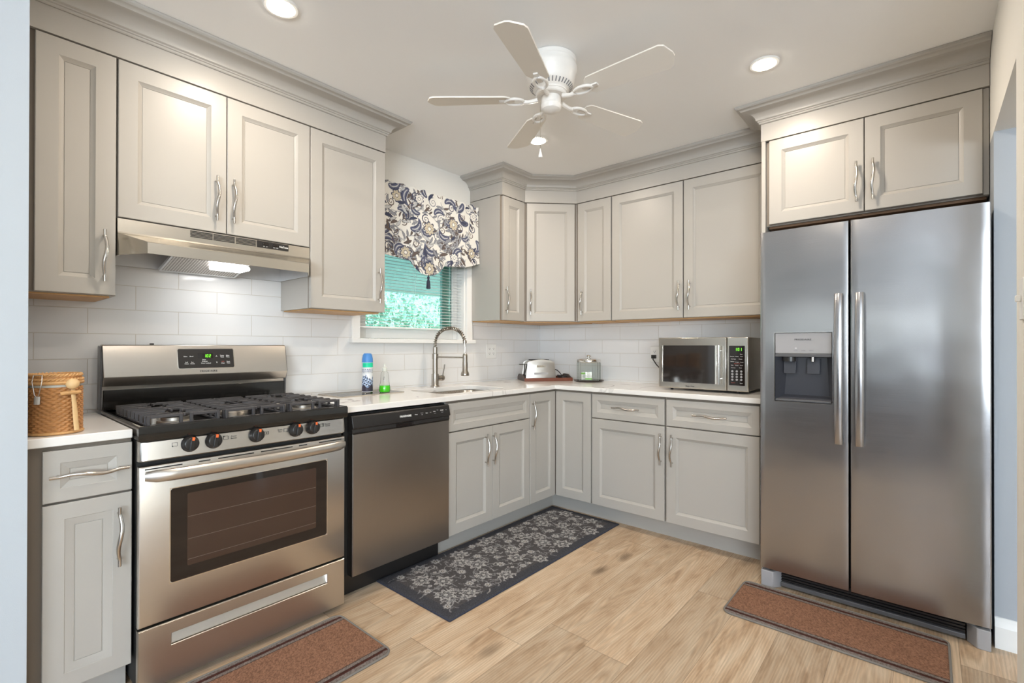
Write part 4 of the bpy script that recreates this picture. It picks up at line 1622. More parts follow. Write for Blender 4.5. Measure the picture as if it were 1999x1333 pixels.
# sample the canvas by height so motifs do not squash
img = np.zeros((ny, nx, 3))
jj = np.clip(((vs_[:, :, 2]-1.665)/.60*(ny-1)), 0, ny-1).astype(int)
img = cv.img[jj, np.arange(nx)[None, :].repeat(ny, 0)]
idx = np.arange(ny*nx).reshape(ny, nx)
fs = np.stack([idx[:-1, :-1], idx[:-1, 1:], idx[1:, 1:], idx[1:, :-1]], -1).reshape(-1, 4)
vm = MB()
vm.v = [tuple(p) for p in vs_.reshape(-1, 3)]
vm.f = [tuple(int(i) for i in q) for q in fs]
vm.c = np.concatenate([img.reshape(-1, 3), np.ones((ny*nx, 1))], 1)
val = obj('valance', vm, 'valance_cloth', smooth=180)
sd_ = val.modifiers.new('thickness', 'SOLIDIFY')
sd_.thickness = .002
tag(val, 'cream valance curtain with navy and grey paisley flowers over the sink window', 'valance')
rod = MB().tube([(-1.872, 0, 2.225), (-1.872, -.082, 2.225), (-1.865, -.090, 2.225), (-.905, -.090, 2.225), (-.898, -.082, 2.225), (-.898, 0, 2.225)], .006, 8)
obj('curtain_rod', rod, 'white_plastic', val)
ts_ = MB().lathe([(.002, .012), (.004, .008), (.0085, .002), (.009, -.006), (.006, -.012), (.0065, -.016), (.012, -.030), (.0145, -.075), (.012, -.078)], 20, (VXC, -.124, 1.662))
ts_.tube([(VXC, -.122, 1.680), (VXC, -.124, 1.668)], .0015, 6)
obj('tassel', ts_, 'navy_thread', val)

# ------------------------------------------------------------------ blinds
bld = thing('window_blind', 'white horizontal slat blind hanging in the window over the sink', 'blind', (0, 0, 0))
bx0, bx1 = WX0+.016, WX1-.016
obj('headrail', MB().box(bx0, bx1, .012, .050, 2.118, 2.146), 'blind_white', bld, .003)
z = 1.336
slats = []
SL = MB()
lo = []
for x in (0, bx1-bx0):
    lo.append([(x, -.0125+.025*i/4, .0022*math.sin(PI*i/4)-.0016+.003*i/4) for i in range(5)]+[(x, -.0125+.025*i/4, .0022*math.sin(PI*i/4)-.0024+.003*i/4) for i in range(4, -1, -1)])
SLAT = mesh_of('slat', SL.loft(lo), 'blind_white', 50)
while z < 2.11:
    obj('slat', SLAT, parent=bld, loc=(bx0, .031, z))
    z += .0215
obj('bottom_rail', MB().box(bx0, bx1, .018, .044, 1.312, 1.324), 'blind_white', bld, .003)
for x in (bx0+.10, (bx0+bx1)/2, bx1-.10):
    obj('ladder_cord', MB().tube([(x, .0175, 1.318), (x, .0175, 2.12)], .0007, 5).tube([(x, .0445, 1.318), (x, .0445, 2.12)], .0007, 5), 'blind_white', bld)

# ------------------------------------------------------------------ outside the window
struct('ground', MB().box(-30, 30, .2, 40, -.65, -.6), 'grass', label='pale ground outside the sink window')
po = thing('porch_roof', 'grey boarded porch roof seen through the top of the sink window', 'roof', (0, 0, 0))
pr_ = MB()
for i in range(24):
    pr_.box(-4.5, 9, .35+i*.135, .35+i*.135+.128, 2.07, 2.10)
obj('soffit_boards', pr_, 'porch_board', po)
obj('fascia', MB().box(-4.5, 9, 3.59, 3.64, 2.03, 2.26), 'porch_board', po)
obj('post', MB().box(-3.2, -3.08, 3.42, 3.54, -.6, 2.07), 'white_trim', po)


def bush(cx, cy, cz, r, n, lab, mname, seed, name='tree'):
    rr = np.random.default_rng(seed)
    t = thing(name, lab, 'tree', (cx, cy, -.6), group='trees outside the window')
    obj('trunk', MB().tube([(0, 0, 0), (.05, .05, cz*.5+.3), (0, .1, cz+.6)], [.12, .09, .05], 8), 'bark', t)
    mb = MB()
    for i in range(n):
        d_ = rr.normal(size=3)
        d_ /= np.linalg.norm(d_)
        q = d_*r*rr.uniform(.55, 1.0)**.5*np.array([1.1, .8, 1])
        c_ = Vector((q[0], q[1], q[2]+cz+.6))
        s = rr.uniform(.05, .11)
        m_ = Euler(tuple(rr.uniform(0, 6.28, 3))).to_matrix()
        pts = [c_+m_ @ Vector(p) for p in ((-s, 0, 0), (0, -s*.5, .01), (s, 0, 0), (0, s*.5, .01))]
        mb.add(pts, [(0, 1, 2, 3)])
    f_ = obj('foliage', mb, mname, t, smooth=0)
    f_['kind'] = 'stuff'


bush(.4, 7.4, .9, 1.45, 4200, 'leafy green tree outside, left part of the window view', 'leaf', 3)
bush(3.75, 7.6, .9, 1.5, 4200, 'leafy light green tree outside, middle of the window view', 'leaf_light', 4)
bush(7.2, 7.8, 1.0, 1.6, 4200, 'leafy green tree outside, right part of the window view', 'leaf', 5)
bush(1.6, 12.0, 1.8, 2.5, 5200, 'tall pale green tree outside, behind the nearer trees', 'leaf_light', 6)
bush(7.4, 12.4, 1.6, 2.6, 5200, 'tall green tree outside, farthest to the right', 'leaf_light', 8)

# ------------------------------------------------------------------ faucet
fa = thing('kitchen_faucet', 'brushed nickel pull-down faucet with a coiled spring neck', 'faucet', (-1.312, -.098, .9142))
obj('base', MB().lathe([(.031, 0), (.031, .004), (.028, .006), (.0255, .010), (.0245, .085), (.024, .088)], 28), 'nickel_faucet', fa)
obj('column', MB().lathe([(.0185, .086), (.0185, .190), (.0215, .192), (.0215, .226), (.0185, .228), (.0165, .230), (.0165, .272), (.015, .274)], 28), 'nickel_faucet', fa)
ac = []
D0, HT, TOP = .286, .345, .0
dirx, diry = .035, -1.0
nn = math.hypot(dirx, diry)
dirx, diry = dirx/nn, diry/nn
path = [(0, .274), (0, .30)]
for i in range(25):
    a = PI-PI*i/24*1.0
    path.append((.143+.143*math.cos(a), .305+.098*math.sin(a)))
path += [(.288, .285), (.2885, .25), (.2885, .215)]
P3 = [(u*dirx, u*diry, z) for u, z in path]
obj('hose', MB().tube(P3, .0065, 10), 'nickel_faucet', fa)
# spring coil around the hose over the arch
def along(pts, s):
    d_ = [0]
    for i in range(1, len(pts)):
        d_.append(d_[-1]+(Vector(pts[i])-Vector(pts[i-1])).length)
    s *= d_[-1]
    for i in range(1, len(pts)):
        if d_[i] >= s:
            k = (s-d_[i-1])/(d_[i]-d_[i-1]+1e-9)
            return Vector(pts[i-1]).lerp(Vector(pts[i]), k)
    return Vector(pts[-1])


cl = []
NT = 26
side = Vector((-diry, dirx, 0))
for i in range(NT*12+1):
    s = i/(NT*12)*.80
    p = along(P3, s)
    tg = (along(P3, min(1, s+.01))-along(P3, max(0, s-.01))).normalized()
    nb = tg.cross(side).normalized()
    a = 2*PI*i/12
    cl.append(p+(side*math.cos(a)+nb*math.sin(a))*.0105)
obj('spring_coil', MB().tube(cl, .0028, 6), 'nickel_faucet', fa)
obj('coil_end', MB().tube([along(P3, .795), along(P3, .83)], .0125, 14), 'nickel_faucet', fa)
obj('support_rod', MB().tube([(0.017*dirx, .017*diry, .206), (.270*dirx, .270*diry, .206)], .0048, 12), 'nickel_faucet', fa)
hx_, hy_ = .2885*dirx, .2885*diry
obj('spray_head', MB().lathe([(.010, .232), (.014, .228), (.0165, .218), (.0165, .180), (.0175, .176), (.0185, .120), (.0265, .104), (.0275, .092), (.026, .086), (.012, .085)], 24, (hx_, hy_, 0)), 'nickel_faucet', fa)
obj('spray_button', MB().box(hx_+.014, hx_+.0215, hy_-.006, hy_+.006, .132, .168), 'black_plastic', fa, .002)
hv = MB().tube([(.020, -.004, .058), (.066, -.010, .058)], .0185, 20)
obj('valve_body', hv, 'nickel_faucet', fa)
obj('valve_ring', MB().tube([(.050, -.008, .058), (.053, -.0084, .058)], .0195, 20), 'black_plastic', fa)
obj('lever', MB().tube([(.058, -.012, .074), (.066, -.012, .110), (.074, -.013, .152)], [.0055, .005, .0045], 10), 'nickel_faucet', fa)

# ------------------------------------------------------------------ things on the counter right of the range
gb = thing('cutting_board', 'clear glass cutting board lying on the counter left of the sink', 'cutting board', (0, 0, .9145))
pb = [(-2.118, -.030), (-2.105, -.018), (-1.74, -.040), (-1.72, -.055), (-1.700, -.245), (-1.715, -.268), (-1.95, -.300), (-2.10, -.225), (-2.125, -.19)]
pb = [(-2.125+.012, -.02), (-1.71, -.02), (-1.70, -.032), (-1.70, -.268), (-1.712, -.28), (-2.113, -.28), (-2.125, -.268), (-2.125, -.032)]
obj('panel', MB().prism(pb, 0, .0045), 'board_glass', gb)
n_ = len(pb)
ed = MB().tube([(x, y, .0022) for x, y in pb+[pb[0]]], .0024, 6, False)
obj('polished_edge', ed, 'glass_edge', gb)

sc_ = thing('spray_can', 'white aerosol spray can with blue cap and mountain label', 'spray can', (-1.890, -.167, .9192))
cvc = Canvas(2*PI*.031, .178, 620, (.72, .74, .76))
cvc.nx -= 0
rr = np.random.default_rng(3)
img = cvc.img
U = np.linspace(0, 1, cvc.nx)[None, :].repeat(cvc.ny, 0)
V = np.linspace(0, 1, cvc.ny)[:, None].repeat(cvc.nx, 1)
ridge = .42+.16*np.abs(((U*3.0+.15) % 1)-.5)*2+.03*np.sin(U*60)+.02*np.sin(U*130)
mtn = V < ridge
img[mtn] = (.18, .26, .42)
snow = mtn & ((np.sin(U*90+V*60)+np.sin(U*47-V*80)) > .35) & (V > .2)
img[snow] = (.62, .70, .82)
img[mtn & ((np.sin(U*70-V*40)+np.sin(U*33+V*55)) < -.7)] = (.035, .04, .07)
img[V < .20+.05*np.sin(U*25)] = (.045, .04, .06)
img[(V > .64) & (V < .665) & (np.sin(U*160) > -.3)] = (.25, .27, .30)
img[(V > .69) & (V < .73) & (np.sin(U*140) > -.2)] = (.10, .13, .22)
img[(V > .75) & (V < .79) & (np.sin(U*120+1) > -.2)] = (.10, .13, .22)
gz = (V > .83) & (V < .985) & ((U % 1 > .52) & (U % 1 < .92))
img[gz] = (.02, .62, .36)
img[V < .025] = (.62, .62, .63)
lo = MB()
vs2, fs2 = [], []
for j in range(cvc.ny):
    for i in range(cvc.nx):
        a = 2*PI*i/(cvc.nx-1)
        z = .004+.176*j/(cvc.ny-1)
        r = .0315-(.0012 if j > cvc.ny-4 else 0)
        vs2.append((r*math.cos(a), r*math.sin(a), z))
for j in range(cvc.ny-1):
    for i in range(cvc.nx-1):
        a = j*cvc.nx+i
        fs2.append((a, a+1, a+1+cvc.nx, a+cvc.nx))
lo.add(vs2, fs2)
lo.c = canvas_cols(cvc)
obj('can_body', lo, 'can_label', sc_, rot=(0, 0, math.radians(-10)))
obj('base_rim', MB().lathe([(.029, 0), (.0315, .001), (.0322, .003), (.0315, .005)], 32), 'chrome', sc_)
obj('cap', MB().lathe([(.0312, .1795), (.0318, .182), (.0312, .200), (.027, .222), (.0215, .232), (.013, .2335), (.002, .2335)], 32), 'blue_cap', sc_, smooth=40)

sb2 = thing('soap_bottle', 'clear dish soap bottle with a little bright green soap left', 'soap bottle', (-1.810, -.226, .9192))
obj('bottle', MB().lathe([(.027, 0), (.031, .003), (.0325, .012), (.032, .030), (.028, .048), (.0255, .070), (.0235, .100), (.0215, .116), (.012, .126), (.0115, .132)], 28), 'clear_glass', sb2)
obj('soap', MB().lathe([(.0255, .002), (.0295, .004), (.031, .012), (.0305, .030), (.0285, .041), (.001, .0412)], 28), 'soap_green', sb2)
obj('cap', MB().lathe([(.0135, .127), (.0145, .129), (.0145, .146), (.010, .149), (.0055, .152), (.005, .168), (.003, .170)], 20), 'clear_nozzle', sb2)
text('bottle_lettering', 'Dawn', .012, 'navy_thread', sb2, (-.0185, -.0185, .080), (PI/2, PI/2, -.78))

# outlets
def outlet_plate(x_w, label, gang, loc, rz, name='wall_outlet'):
    t = thing(name, label, 'outlet', loc, rz)
    w_ = .116 if gang == 2 else .072
    pl = obj('plate', MB().box(-w_/2, w_/2, -.006, 0, -.059, .059), 'white_plastic', t, .003)
    for gx in ((-.023, .023) if gang == 2 else (0,)):
        for gz in (-.0195, .0195):
            rc = obj('receptacle', rr_plate(gx-.0165, gx+.0165, gz-.014, gz+.014, .006, -.005, -.0085), 'white_trim', t)
            sl_ = MB().box(gx-.0075, gx-.0052, -.0092, -.008, gz-.002, gz+.007).box(gx+.0052, gx+.0075, -.0092, -.008, gz-.001, gz+.007).box(gx-.0025, gx+.0025, -.0092, -.008, gz-.0095, gz-.005)
            obj('slots', sl_, 'dark_print', rc)
    return t


outlet_plate(0, 'white double outlet plate on tile between the faucet and toaster', 2, (-.655, -.0085, 1.155), 0)
outlet_plate(0, 'white outlet plate on tile left of the microwave with a black plug', 1, (-.0085, -1.119, 1.136), -PI/2)
mc = MB().box(-.045, -.017, -1.134, -1.104, 1.104, 1.130)
MWI = (Matrix.Translation((-.470, -1.353, .9145)) @ Matrix.Rotation(-PI/2, 4, 'Z')).inverted()
mc.tube([(-.040, -1.119, 1.112), (-.052, -1.122, 1.098), (-.056, -1.15, 1.06), (-.054, -1.20, 1.01), (-.050, -1.30, .96), (-.050, -1.40, .935), (-.058, -1.46, .945)], .0042, 8)
mc.xf(MWI)
obj('power_cord', mc, 'cord_black', mwv, .002)

# toaster on its wooden tray
TA = math.atan2(-.244, .316)
TR = thing('serving_tray', 'dark reddish wooden tray under the toaster in the corner', 'tray', (-.539, -.268, .9145), TA)
tw, td = .400, .270
obj('tray_floor', MB().box(.010, tw-.010, .010, td-.010, 0, .012), 'tray_wood', TR, .001)
obj('front_edge', MB().box(0, tw, 0, .010, 0, .026), 'tray_wood', TR, .002)
obj('back_edge', MB().box(0, tw, td-.010, td, 0, .026), 'tray_wood', TR, .002)
for x0_ in (0, tw-.010):
    pr3 = [(y, z) for y, z in ((.010, 0), (td-.010, 0), (td-.010, .036), (td-.05, .050), (.10, .050), (.03, .030), (.010, .026))]
    obj('side_edge', MB().loft([[(x0_+dx, y, z) for y, z in pr3] for dx in (0, .010)]), 'tray_side', TR, .0015)

TO = thing('toaster', 'brushed silver two-slot toaster with a black lever, on the wooden tray', 'toaster', (-.539, -.268, .927), TA)
TO.location = Vector((-.539, -.268, .9270))+Matrix.Rotation(TA, 3, 'Z') @ Vector((.142, .105, 0))
hwid = .126


def arch(z_s, w0, y):
    """outline of the toaster's long side: flared foot, rounded shoulders, gently domed top"""
    pts = [(-w0, .012), (-w0*.955, .060), (-w0*.90, .115)]
    for i in range(7):
        a = PI-PI/2*i/6
        pts.append((-w0*.90+.032+.032*math.cos(a), .128+.024*math.sin(a)))
    for i in range(1, 8):
        t = i/8
        pts.append((-w0*.90+.032+(2*w0*.90-.064)*t, .152+.011*math.sin(PI*t)))
    for i in range(7):
        a = PI/2-PI/2*i/6
        pts.append((w0*.90-.032+.032*math.cos(a), .128+.024*math.sin(a)))
    pts += [(w0*.90, .115), (w0*.955, .060), (w0, .012)]
    return [(x, y, z*z_s) for x, z in pts]


lo = [arch(.955, hwid*.97, -.078), arch(.99, hwid*.995, -.0765), arch(1, hwid, -.070), arch(1, hwid, -.066)]
obj('front_shell', MB().loft(lo), 'steel_toaster', TO, smooth=40)
lo = [arch(1, hwid, .066), arch(1, hwid, .070), arch(.99, hwid*.995, .0765), arch(.955, hwid*.97, .078)]
obj('back_shell', MB().loft(lo), 'steel_toaster', TO, smooth=40)
obj('center_band', MB().loft([arch(.975, hwid*.975, -.066), arch(.975, hwid*.975, .066)]), 'chrome', TO, smooth=40)
for y in (-.030, .030):
    obj('bread_slot', MB().box(-.075, .075, y-.014, y+.014, .155, .1605), 'black_matte', TO)
obj('badge', rr_plate(-.036, .036, .098, .116, .004, -.0775, -.0805), 'chrome', TO)
text('brand_lettering', 'Hamilton Beach', .0095, 'dark_print', TO, (0, -.0808, .107))
obj('crumb_tray', rr_plate(-.058, .058, .040, .056, .003, -.0765, -.0795), 'grey_plastic', TO)
obj('lever', MB().box(-hwid-.036, -hwid+.02, -.014, .014, .118, .124), 'black_plastic', TO, .002)
obj('lever_slot', MB().box(-hwid*.97-.002, -hwid*.93, -.004, .004, .035, .125), 'black_matte', TO)
obj('dial', MB().tube([(-hwid*.97, 0, .022), (-hwid*.97-.016, 0, .022)], .013, 16), 'black_plastic', TO)
obj('base', MB().box(-hwid*.86, hwid*.86, -.070, .070, .002, .012).box(-hwid*.80, -hwid*.62, -.074, -.070, .0005, .010).box(hwid*.62, hwid*.80, -.074, -.070, .0005, .010), 'black_plastic', TO, .002)

RT = Matrix.Translation((-.539, -.268, .9145)) @ Matrix.Rotation(TA, 4, 'Z')
kc = MB()
kp_ = [(.270, .120, .085), (.285, .118, .090), (.305, .110, .080), (.322, .095, .060), (.332, .085, .042)]
for turn in range(4):
    for i in range(16):
        a = 2*PI*i/16+.6
        kp_.append((.338+(.030+.002*turn)*math.cos(a), .095+(.045+.004*turn)*math.sin(a), .018+.0062*turn+.004*math.sin(a*2+turn)))
kc.tube(kp_, .0040, 8)
kc.box(.318, .352, .020, .044, .014, .034)
kc.xf((Matrix.Translation(TO.location) @ Matrix.Rotation(TA, 4, 'Z')).inverted() @ RT)
obj('power_cord', kc, 'cord_black', TO, .001)

# glass jar on a dark saucer
tag(obj('saucer', MB().lathe([(.085, 0), (.100, .001), (.118, .007), (.121, .010), (.118, .011), (.095, .006), (.02, .005)], 40, (-.172, -.632, .9145)), 'tray_side'), 'dark round saucer under the ribbed glass jar', 'saucer')
jr = thing('glass_jar', 'ribbed clear glass canister with a silver knob lid', 'jar', (-.172, -.632, .9210))
lo = []
for r, z in ((.088, 0), (.0925, .003), (.093, .012), (.093, .138), (.090, .146), (.083, .150)):
    lo.append([((r+.0016*math.cos(24*2*PI*k/192))*math.cos(2*PI*k/192), (r+.0016*math.cos(24*2*PI*k/192))*math.sin(2*PI*k/192), z) for k in range(192)])
obj('jar_wall', MB().loft(lo, False, False), 'jar_glass', jr, smooth=60)
obj('jar_base', MB().lathe([(.090, .001), (.090, .006)], 40), 'jar_glass', jr)
obj('lid', MB().lathe([(.086, .146), (.0945, .147), (.0955, .150), (.0955, .164), (.092, .170), (.060, .178), (.012, .182), (.011, .188), (.019, .192), (.020, .197), (.014, .203), (.002, .205)], 40), 'chrome', jr, smooth=40)
for k, (dx, dy, rz, h_, wd) in enumerate(((-.030, .030, .25, .060, .040), (-.040, -.025, -.35, .062, .052), (.02, .005, .1, .046, .04))):
    t = thing('tea_packet', ('white and green tea packet standing at left inside the glass jar', 'white tea packet with a green base standing at right inside the jar', 'white tea packet lying behind the other two inside the jar')[k],
              'tea packet', (-.172+dx, -.632+dy, .9282), -PI/2+.72+rz, group='tea packets in the glass jar')
    obj('packet', MB().box(-wd/2, wd/2, -.006, .006, 0, h_), 'tea_white', t, .0015)
    obj('green_band', MB().box(-wd/2-.0004, wd/2+.0004, -.0066, .0066, h_*.72 if k == 0 else .003, h_*.95 if k == 0 else h_*.24), 'tea_green', t)
    for i in range(3):
        text('printed_words', ('TEA', 'green', 'tea')[i], .009, 'grey_print', t, (0, -.0066, h_*(.6-.14*i)))


# ------------------------------------------------------------------ rattan canisters left of the range
def basket_body(r, h, ns=40, rows=21):
    mb = MB()
    nu, nv = ns*5, rows*5
    lo = []
    for j in range(nv+1):
        t = j/nv
        row = math.floor(t*rows)
        fr_ = (t*rows) % 1
        lo.append([((r+.0028*math.cos(ns/2*a+PI*row)*math.sin(PI*fr_)**.6+.0012*math.sin(PI*fr_))*math.cos(a),
                    (r+.0028*math.cos(ns/2*a+PI*row)*math.sin(PI*fr_)**.6+.0012*math.sin(PI*fr_))*math.sin(a), .008+(h-.008)*t)
                   for a in [2*PI*k/nu for k in range(nu)]])
    return mb.loft(lo)


def braid(mb, r, z, th, twist=40):
    for ph in (0, PI):
        pts = []
        for k in range(twist*4+1):
            a = 2*PI*k/(twist*4)
            pts.append(((r+th*.5*math.cos(a*twist/2+ph))*math.cos(a), (r+th*.5*math.cos(a*twist/2+ph))*math.sin(a), z+th*.5*math.sin(a*twist/2+ph)))
        mb.tube(pts, th*.62, 6, False)
    return mb


def canister(x, y, r, h, label, front):
    t = thing('rattan_canister', label, 'canister', (x, y, .9145), group='rattan canisters left of the range')
    obj('woven_body', basket_body(r, h), 'rattan', t, smooth=60)
    obj('base_band', MB().tube([(r*1.02*math.cos(2*PI*k/40), r*1.02*math.sin(2*PI*k/40), .005) for k in range(41)], .005, 8, False), 'rattan_light', t)
    obj('liner', MB().lathe([(r*.93, h-.004), (r*.94, h+.008)], 36), 'clear_nozzle', t)
    obj('rim_band', MB().tube([(r*1.0*math.cos(2*PI*k/40), r*1.0*math.sin(2*PI*k/40), h+.014) for k in range(41)], .0065, 8, False), 'rattan_light', t)
    ld_ = obj('lid', MB().lathe([(r*.99, h+.020), (r*.99, h+.036), (r*.92, h+.040), (r*.01, h+.041)], 36), 'rattan', t)
    bm_ = MB()
    braid(bm_, r*1.0, h+.024, .0052)
    braid(bm_, r*.95, h+.038, .0058)
    obj('lid_braid', bm_, 'rattan_light', ld_)
    if front:
        ca = math.radians(-128)
        cxs, cys = math.cos(ca), math.sin(ca)
        q = lambda rr_, tt, z: ((r+rr_)*cxs-tt*cys, (r+rr_)*cys+tt*cxs, z)
        obj('wire_clasp', MB().tube([q(.006, -.012, h+.040), q(.008, .012, h+.040), q(.011, .013, h+.020), q(.012, .006, h-.02), q(.011, 0, h-.028), q(.012, -.006, h-.02), q(.011, -.013, h+.02), q(.006, -.012, h+.040)], .0013, 6, False).tube(
            [q(.008, 0, h-.026), q(.010, 0, h-.050)], .0085, 10), 'nickel', t)
        # loop holding a small wooden spoon
        sa = math.radians(-62)
        sx, sy = math.cos(sa), math.sin(sa)
        s_ = lambda rr_, tt, z: ((r+rr_)*sx-tt*sy, (r+rr_)*sy+tt*sx, z)
        obj('spoon_loop', MB().tube([s_(.001, -.030, h-.020), s_(.006, -.022, h-.018), s_(.017, -.004, h-.017), s_(.017, .012, h-.017), s_(.003, .022, h-.016)], .0062, 8), 'rattan_light', t)
        return t, s_
    return t, None


ct_, s_ = canister(-3.2835, -.552, .0655, .150, 'largest woven rattan canister at the front, wooden spoon hung on its side', True)
sp = MB()
lo = []
for tt, z, w_, d_ in ((0, .010, .0078, .003), (0, .060, .0076, .003), (0, .130, .0066, .003), (0, .142, .007, .003)):
    lo.append([s_(.0095+d_*math.sin(2*PI*k/10), tt+w_*math.cos(2*PI*k/10)+.012*(.14-z)/.14, z) for k in range(10)])
sp.loft(lo)
sp.v = [Vector(p)+Vector((-3.2835, -.552, .9145)) for p in sp.v]
bowl = Vector(s_(.009, -.001, .160))+Vector((-3.2835, -.552, .9145))
sp.sph(bowl, .0175, 16, 10, (1, 1, 1.0))
tag(obj('wooden_spoon', sp, 'light_wood', smooth=60), 'small pale wooden spoon hanging on the front rattan canister', 'spoon')
canister(-3.2805, -.400, .060, .136, 'middle-sized woven rattan canister, second of the row', False)
canister(-3.2835, -.265, .054, .120, 'smaller woven rattan canister, third of the row', False)
canister(-3.2870, -.145, .047, .105, 'smallest woven rattan canister, at the back of the row', False)

# ------------------------------------------------------------------ mats and rug
rx0, rx1, ry0, ry1 = -2.093, -.585, -1.125, -.574
rc_ = Canvas(rx1-rx0, ry1-ry0, 330, (.052, .053, .062))
r_ = np.random.default_rng(21)
W_, H_ = rc_.w, rc_.h
inn = (rc_.X > .055) & (rc_.X < W_-.055) & (rc_.Y > .050) & (rc_.Y < H_-.050)
rc_.img[inn] = (.072, .068, .070)
LGR, MGR, CRM = (.40, .39, .38), (.20, .20, .205), (.52, .48, .42)


def rosette(cx, cy, r):
    sl = rc_.win(cx, cy, r*1.2)
    if not sl:
        return
    dx, dy = rc_.X[sl]-cx, rc_.Y[sl]-cy
    d_, th = np.hypot(dx, dy), np.arctan2(dy, dx)
    n_ = r_.integers(6, 9)
    edge_ = r*(.82+.18*np.cos(th*n_+r_.uniform(0, 6)))
    jag = r_.random(d_.shape)
    rc_.mask(sl, (d_ < edge_) & (d_ > edge_*.62) & (jag > .22), LGR)
    rc_.mask(sl, (d_ < r*.46) & (d_ > r*.30) & (jag > .3), MGR)
    rc_.mask(sl, (d_ < r*.20), LGR)


def bloom(cx, cy, r):
    rc_.flower(cx, cy, r, 7, LGR, (.10, .10, .11), r_.uniform(0, 6), CRM)
    rc_.disc(cx, cy, r*.36, (.07, .07, .075))
    rc_.disc(cx, cy, r*.20, CRM)


for k in range(800):
    cx, cy = r_.uniform(.06, W_-.06), r_.uniform(.055, H_-.055)
    L_ = r_.uniform(.015, .05)
    a = r_.uniform(0, 6.28)
    t = np.linspace(0, 1, 14)
    an = a+r_.uniform(-2.5, 2.5)*t
    rc_.stroke(list(zip(cx+np.cumsum(np.cos(an))*L_/14, cy+np.cumsum(np.sin(an))*L_/14)), r_.uniform(.0022, .0038), MGR if k % 3 else (.30, .295, .29), .9)
cells = [(i, j) for i in range(11) for j in range(5)]
for i, j in cells:
    cx = .11+i*(W_-.22)/10+r_.uniform(-.02, .02)+(.03 if j % 2 else -.03)
    cy = .085+j*(H_-.17)/4+r_.uniform(-.018, .018)
    (rosette if (i+j) % 2 else bloom)(cx, cy, r_.uniform(.045, .058) if (i+j) % 2 else r_.uniform(.022, .030))
for k in range(46):
    bloom(r_.uniform(.075, W_-.075), r_.uniform(.07, H_-.07), r_.uniform(.011, .017))
nz = r_.random(rc_.img.shape[:2])
rc_.img *= (.75+.5*nz)[..., None]
ny, nx = rc_.ny, rc_.nx
idx = np.arange(ny*nx).reshape(ny, nx)
vs_ = np.zeros((ny, nx, 3))
vs_[:, :, 0] = rx0+rc_.X
vs_[:, :, 1] = ry0+rc_.Y
edge_d = np.minimum(np.minimum(rc_.X, W_-rc_.X), np.minimum(rc_.Y, H_-rc_.Y))
vs_[:, :, 2] = .0008+.0105*np.clip(edge_d/.010, 0, 1)**.5+r_.uniform(-.0008, .0008, (ny, nx))*(edge_d > .004)
rm = MB()
rm.v = [tuple(p) for p in vs_.reshape(-1, 3)]
rm.f = [tuple(int(i) for i in q) for q in np.stack([idx[:-1, :-1], idx[:-1, 1:], idx[1:, 1:], idx[1:, :-1]], -1).reshape(-1, 4)]
rm.c = canvas_cols(rc_)
rug = obj('kitchen_rug', rm, 'rug_pile', smooth=180)
tag(rug, 'dark slate runner rug with pale grey flowers in front of the sink cabinets', 'rug')
be = MB().tube([(rx0, ry0, .0035), (rx1, ry0, .0035), (rx1, ry1, .0035), (rx0, ry1, .0035), (rx0, ry0, .0035)], .0034, 8, False)
obj('bound_edge', be, 'navy_thread', rug)


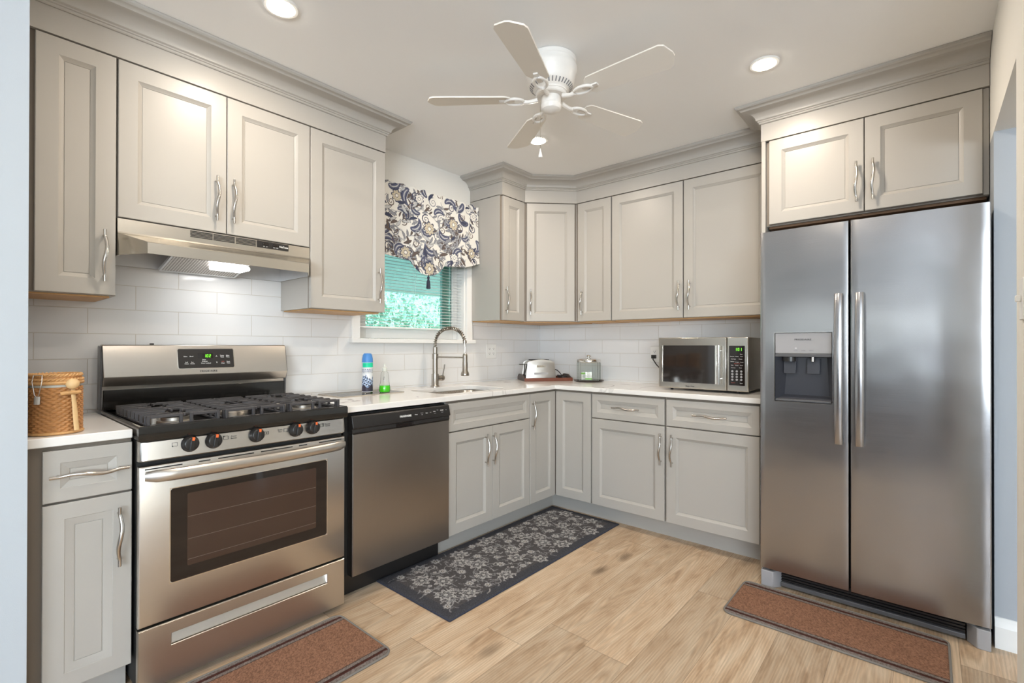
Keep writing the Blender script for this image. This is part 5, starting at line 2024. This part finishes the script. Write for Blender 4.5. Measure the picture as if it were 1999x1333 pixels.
def striped_mat(name, label, x0, x1, y0, y1, along_x, seed):
    """brown doormat, dark stripes parallel to its long sides, rounded corners, serged edge"""
    r_ = np.random.default_rng(seed)
    cv_ = Canvas(x1-x0, y1-y0, 260, (.245, .125, .076))
    w_ = cv_.h if along_x else cv_.w
    q = cv_.Y if along_x else cv_.X
    e = np.minimum(q, w_-q)
    for a, b_, c_ in ((0, .052, (.185, .155, .140)), (.052, .054, (.05, .03, .025)), (.020, .034, (.060, .018, .012)), (.0335, .035, (.05, .02, .015)), (0, .004, (.12, .105, .095))):
        cv_.img[(e >= a) & (e < b_)] = c_
    cv_.img *= (.62+.76*r_.random(cv_.img.shape[:2]))[..., None]
    R = .035
    ny, nx = cv_.ny, cv_.nx
    X_, Y_ = cv_.X.copy(), cv_.Y.copy()
    # pull grid corners in to a rounded outline
    for j in range(ny):
        for i in range(nx):
            for cx, cy, sx, sy in ((R, R, -1, -1), (cv_.w-R, R, 1, -1), (R, cv_.h-R, -1, 1), (cv_.w-R, cv_.h-R, 1, 1)):
                dx, dy = (X_[j, i]-cx)*sx, (Y_[j, i]-cy)*sy
                if dx > 0 and dy > 0:
                    m_ = max(dx, dy)
                    d_ = math.hypot(dx, dy)
                    X_[j, i] = cx+sx*dx*m_/d_
                    Y_[j, i] = cy+sy*dy*m_/d_
    vs_ = np.zeros((ny, nx, 3))
    vs_[:, :, 0], vs_[:, :, 1] = x0+X_, y0+Y_
    ed_ = np.minimum(np.minimum(cv_.X, cv_.w-cv_.X), np.minimum(cv_.Y, cv_.h-cv_.Y))
    vs_[:, :, 2] = .0006+.006*np.clip(ed_/.006, 0, 1)**.5+r_.uniform(-.0005, .0005, (ny, nx))*(ed_ > .003)
    idx = np.arange(ny*nx).reshape(ny, nx)
    m_ = MB()
    m_.v = [tuple(p) for p in vs_.reshape(-1, 3)]
    m_.f = [tuple(int(i) for i in q_) for q_ in np.stack([idx[:-1, :-1], idx[:-1, 1:], idx[1:, 1:], idx[1:, :-1]], -1).reshape(-1, 4)]
    m_.c = canvas_cols(cv_)
    o = obj(name, m_, 'mat_pile', smooth=180)
    tag(o, label, 'mat', 'brown striped floor mats')
    p = rrect(x0, x1, y0, y1, R, 6)
    obj('serged_edge', MB().tube([(x, y, .0042) for x, y in p+[p[0]]], .0042, 8, False), 'mat_edge', o)


striped_mat('floor_mat', 'brown striped floor mat in front of the gas range', -3.04, -2.378, -1.112, -.712, True, 1)
striped_mat('floor_mat', 'brown striped floor mat in front of the refrigerator', -1.236, -.866, -2.766, -1.995, False, 2)

# small light switch plate at the right edge of the view
lsw = thing('light_switch', 'white light switch plate on the wall beside the doorway, at the right edge', 'light switch', (-1.592, RY+.0005, 1.33), PI)
obj('plate', MB().box(-.036, .036, -.006, 0, -.058, .058), 'white_plastic', lsw, .003)
obj('toggle', MB().box(-.005, .005, -.018, -.006, -.008, .010), 'white_plastic', lsw, .002)
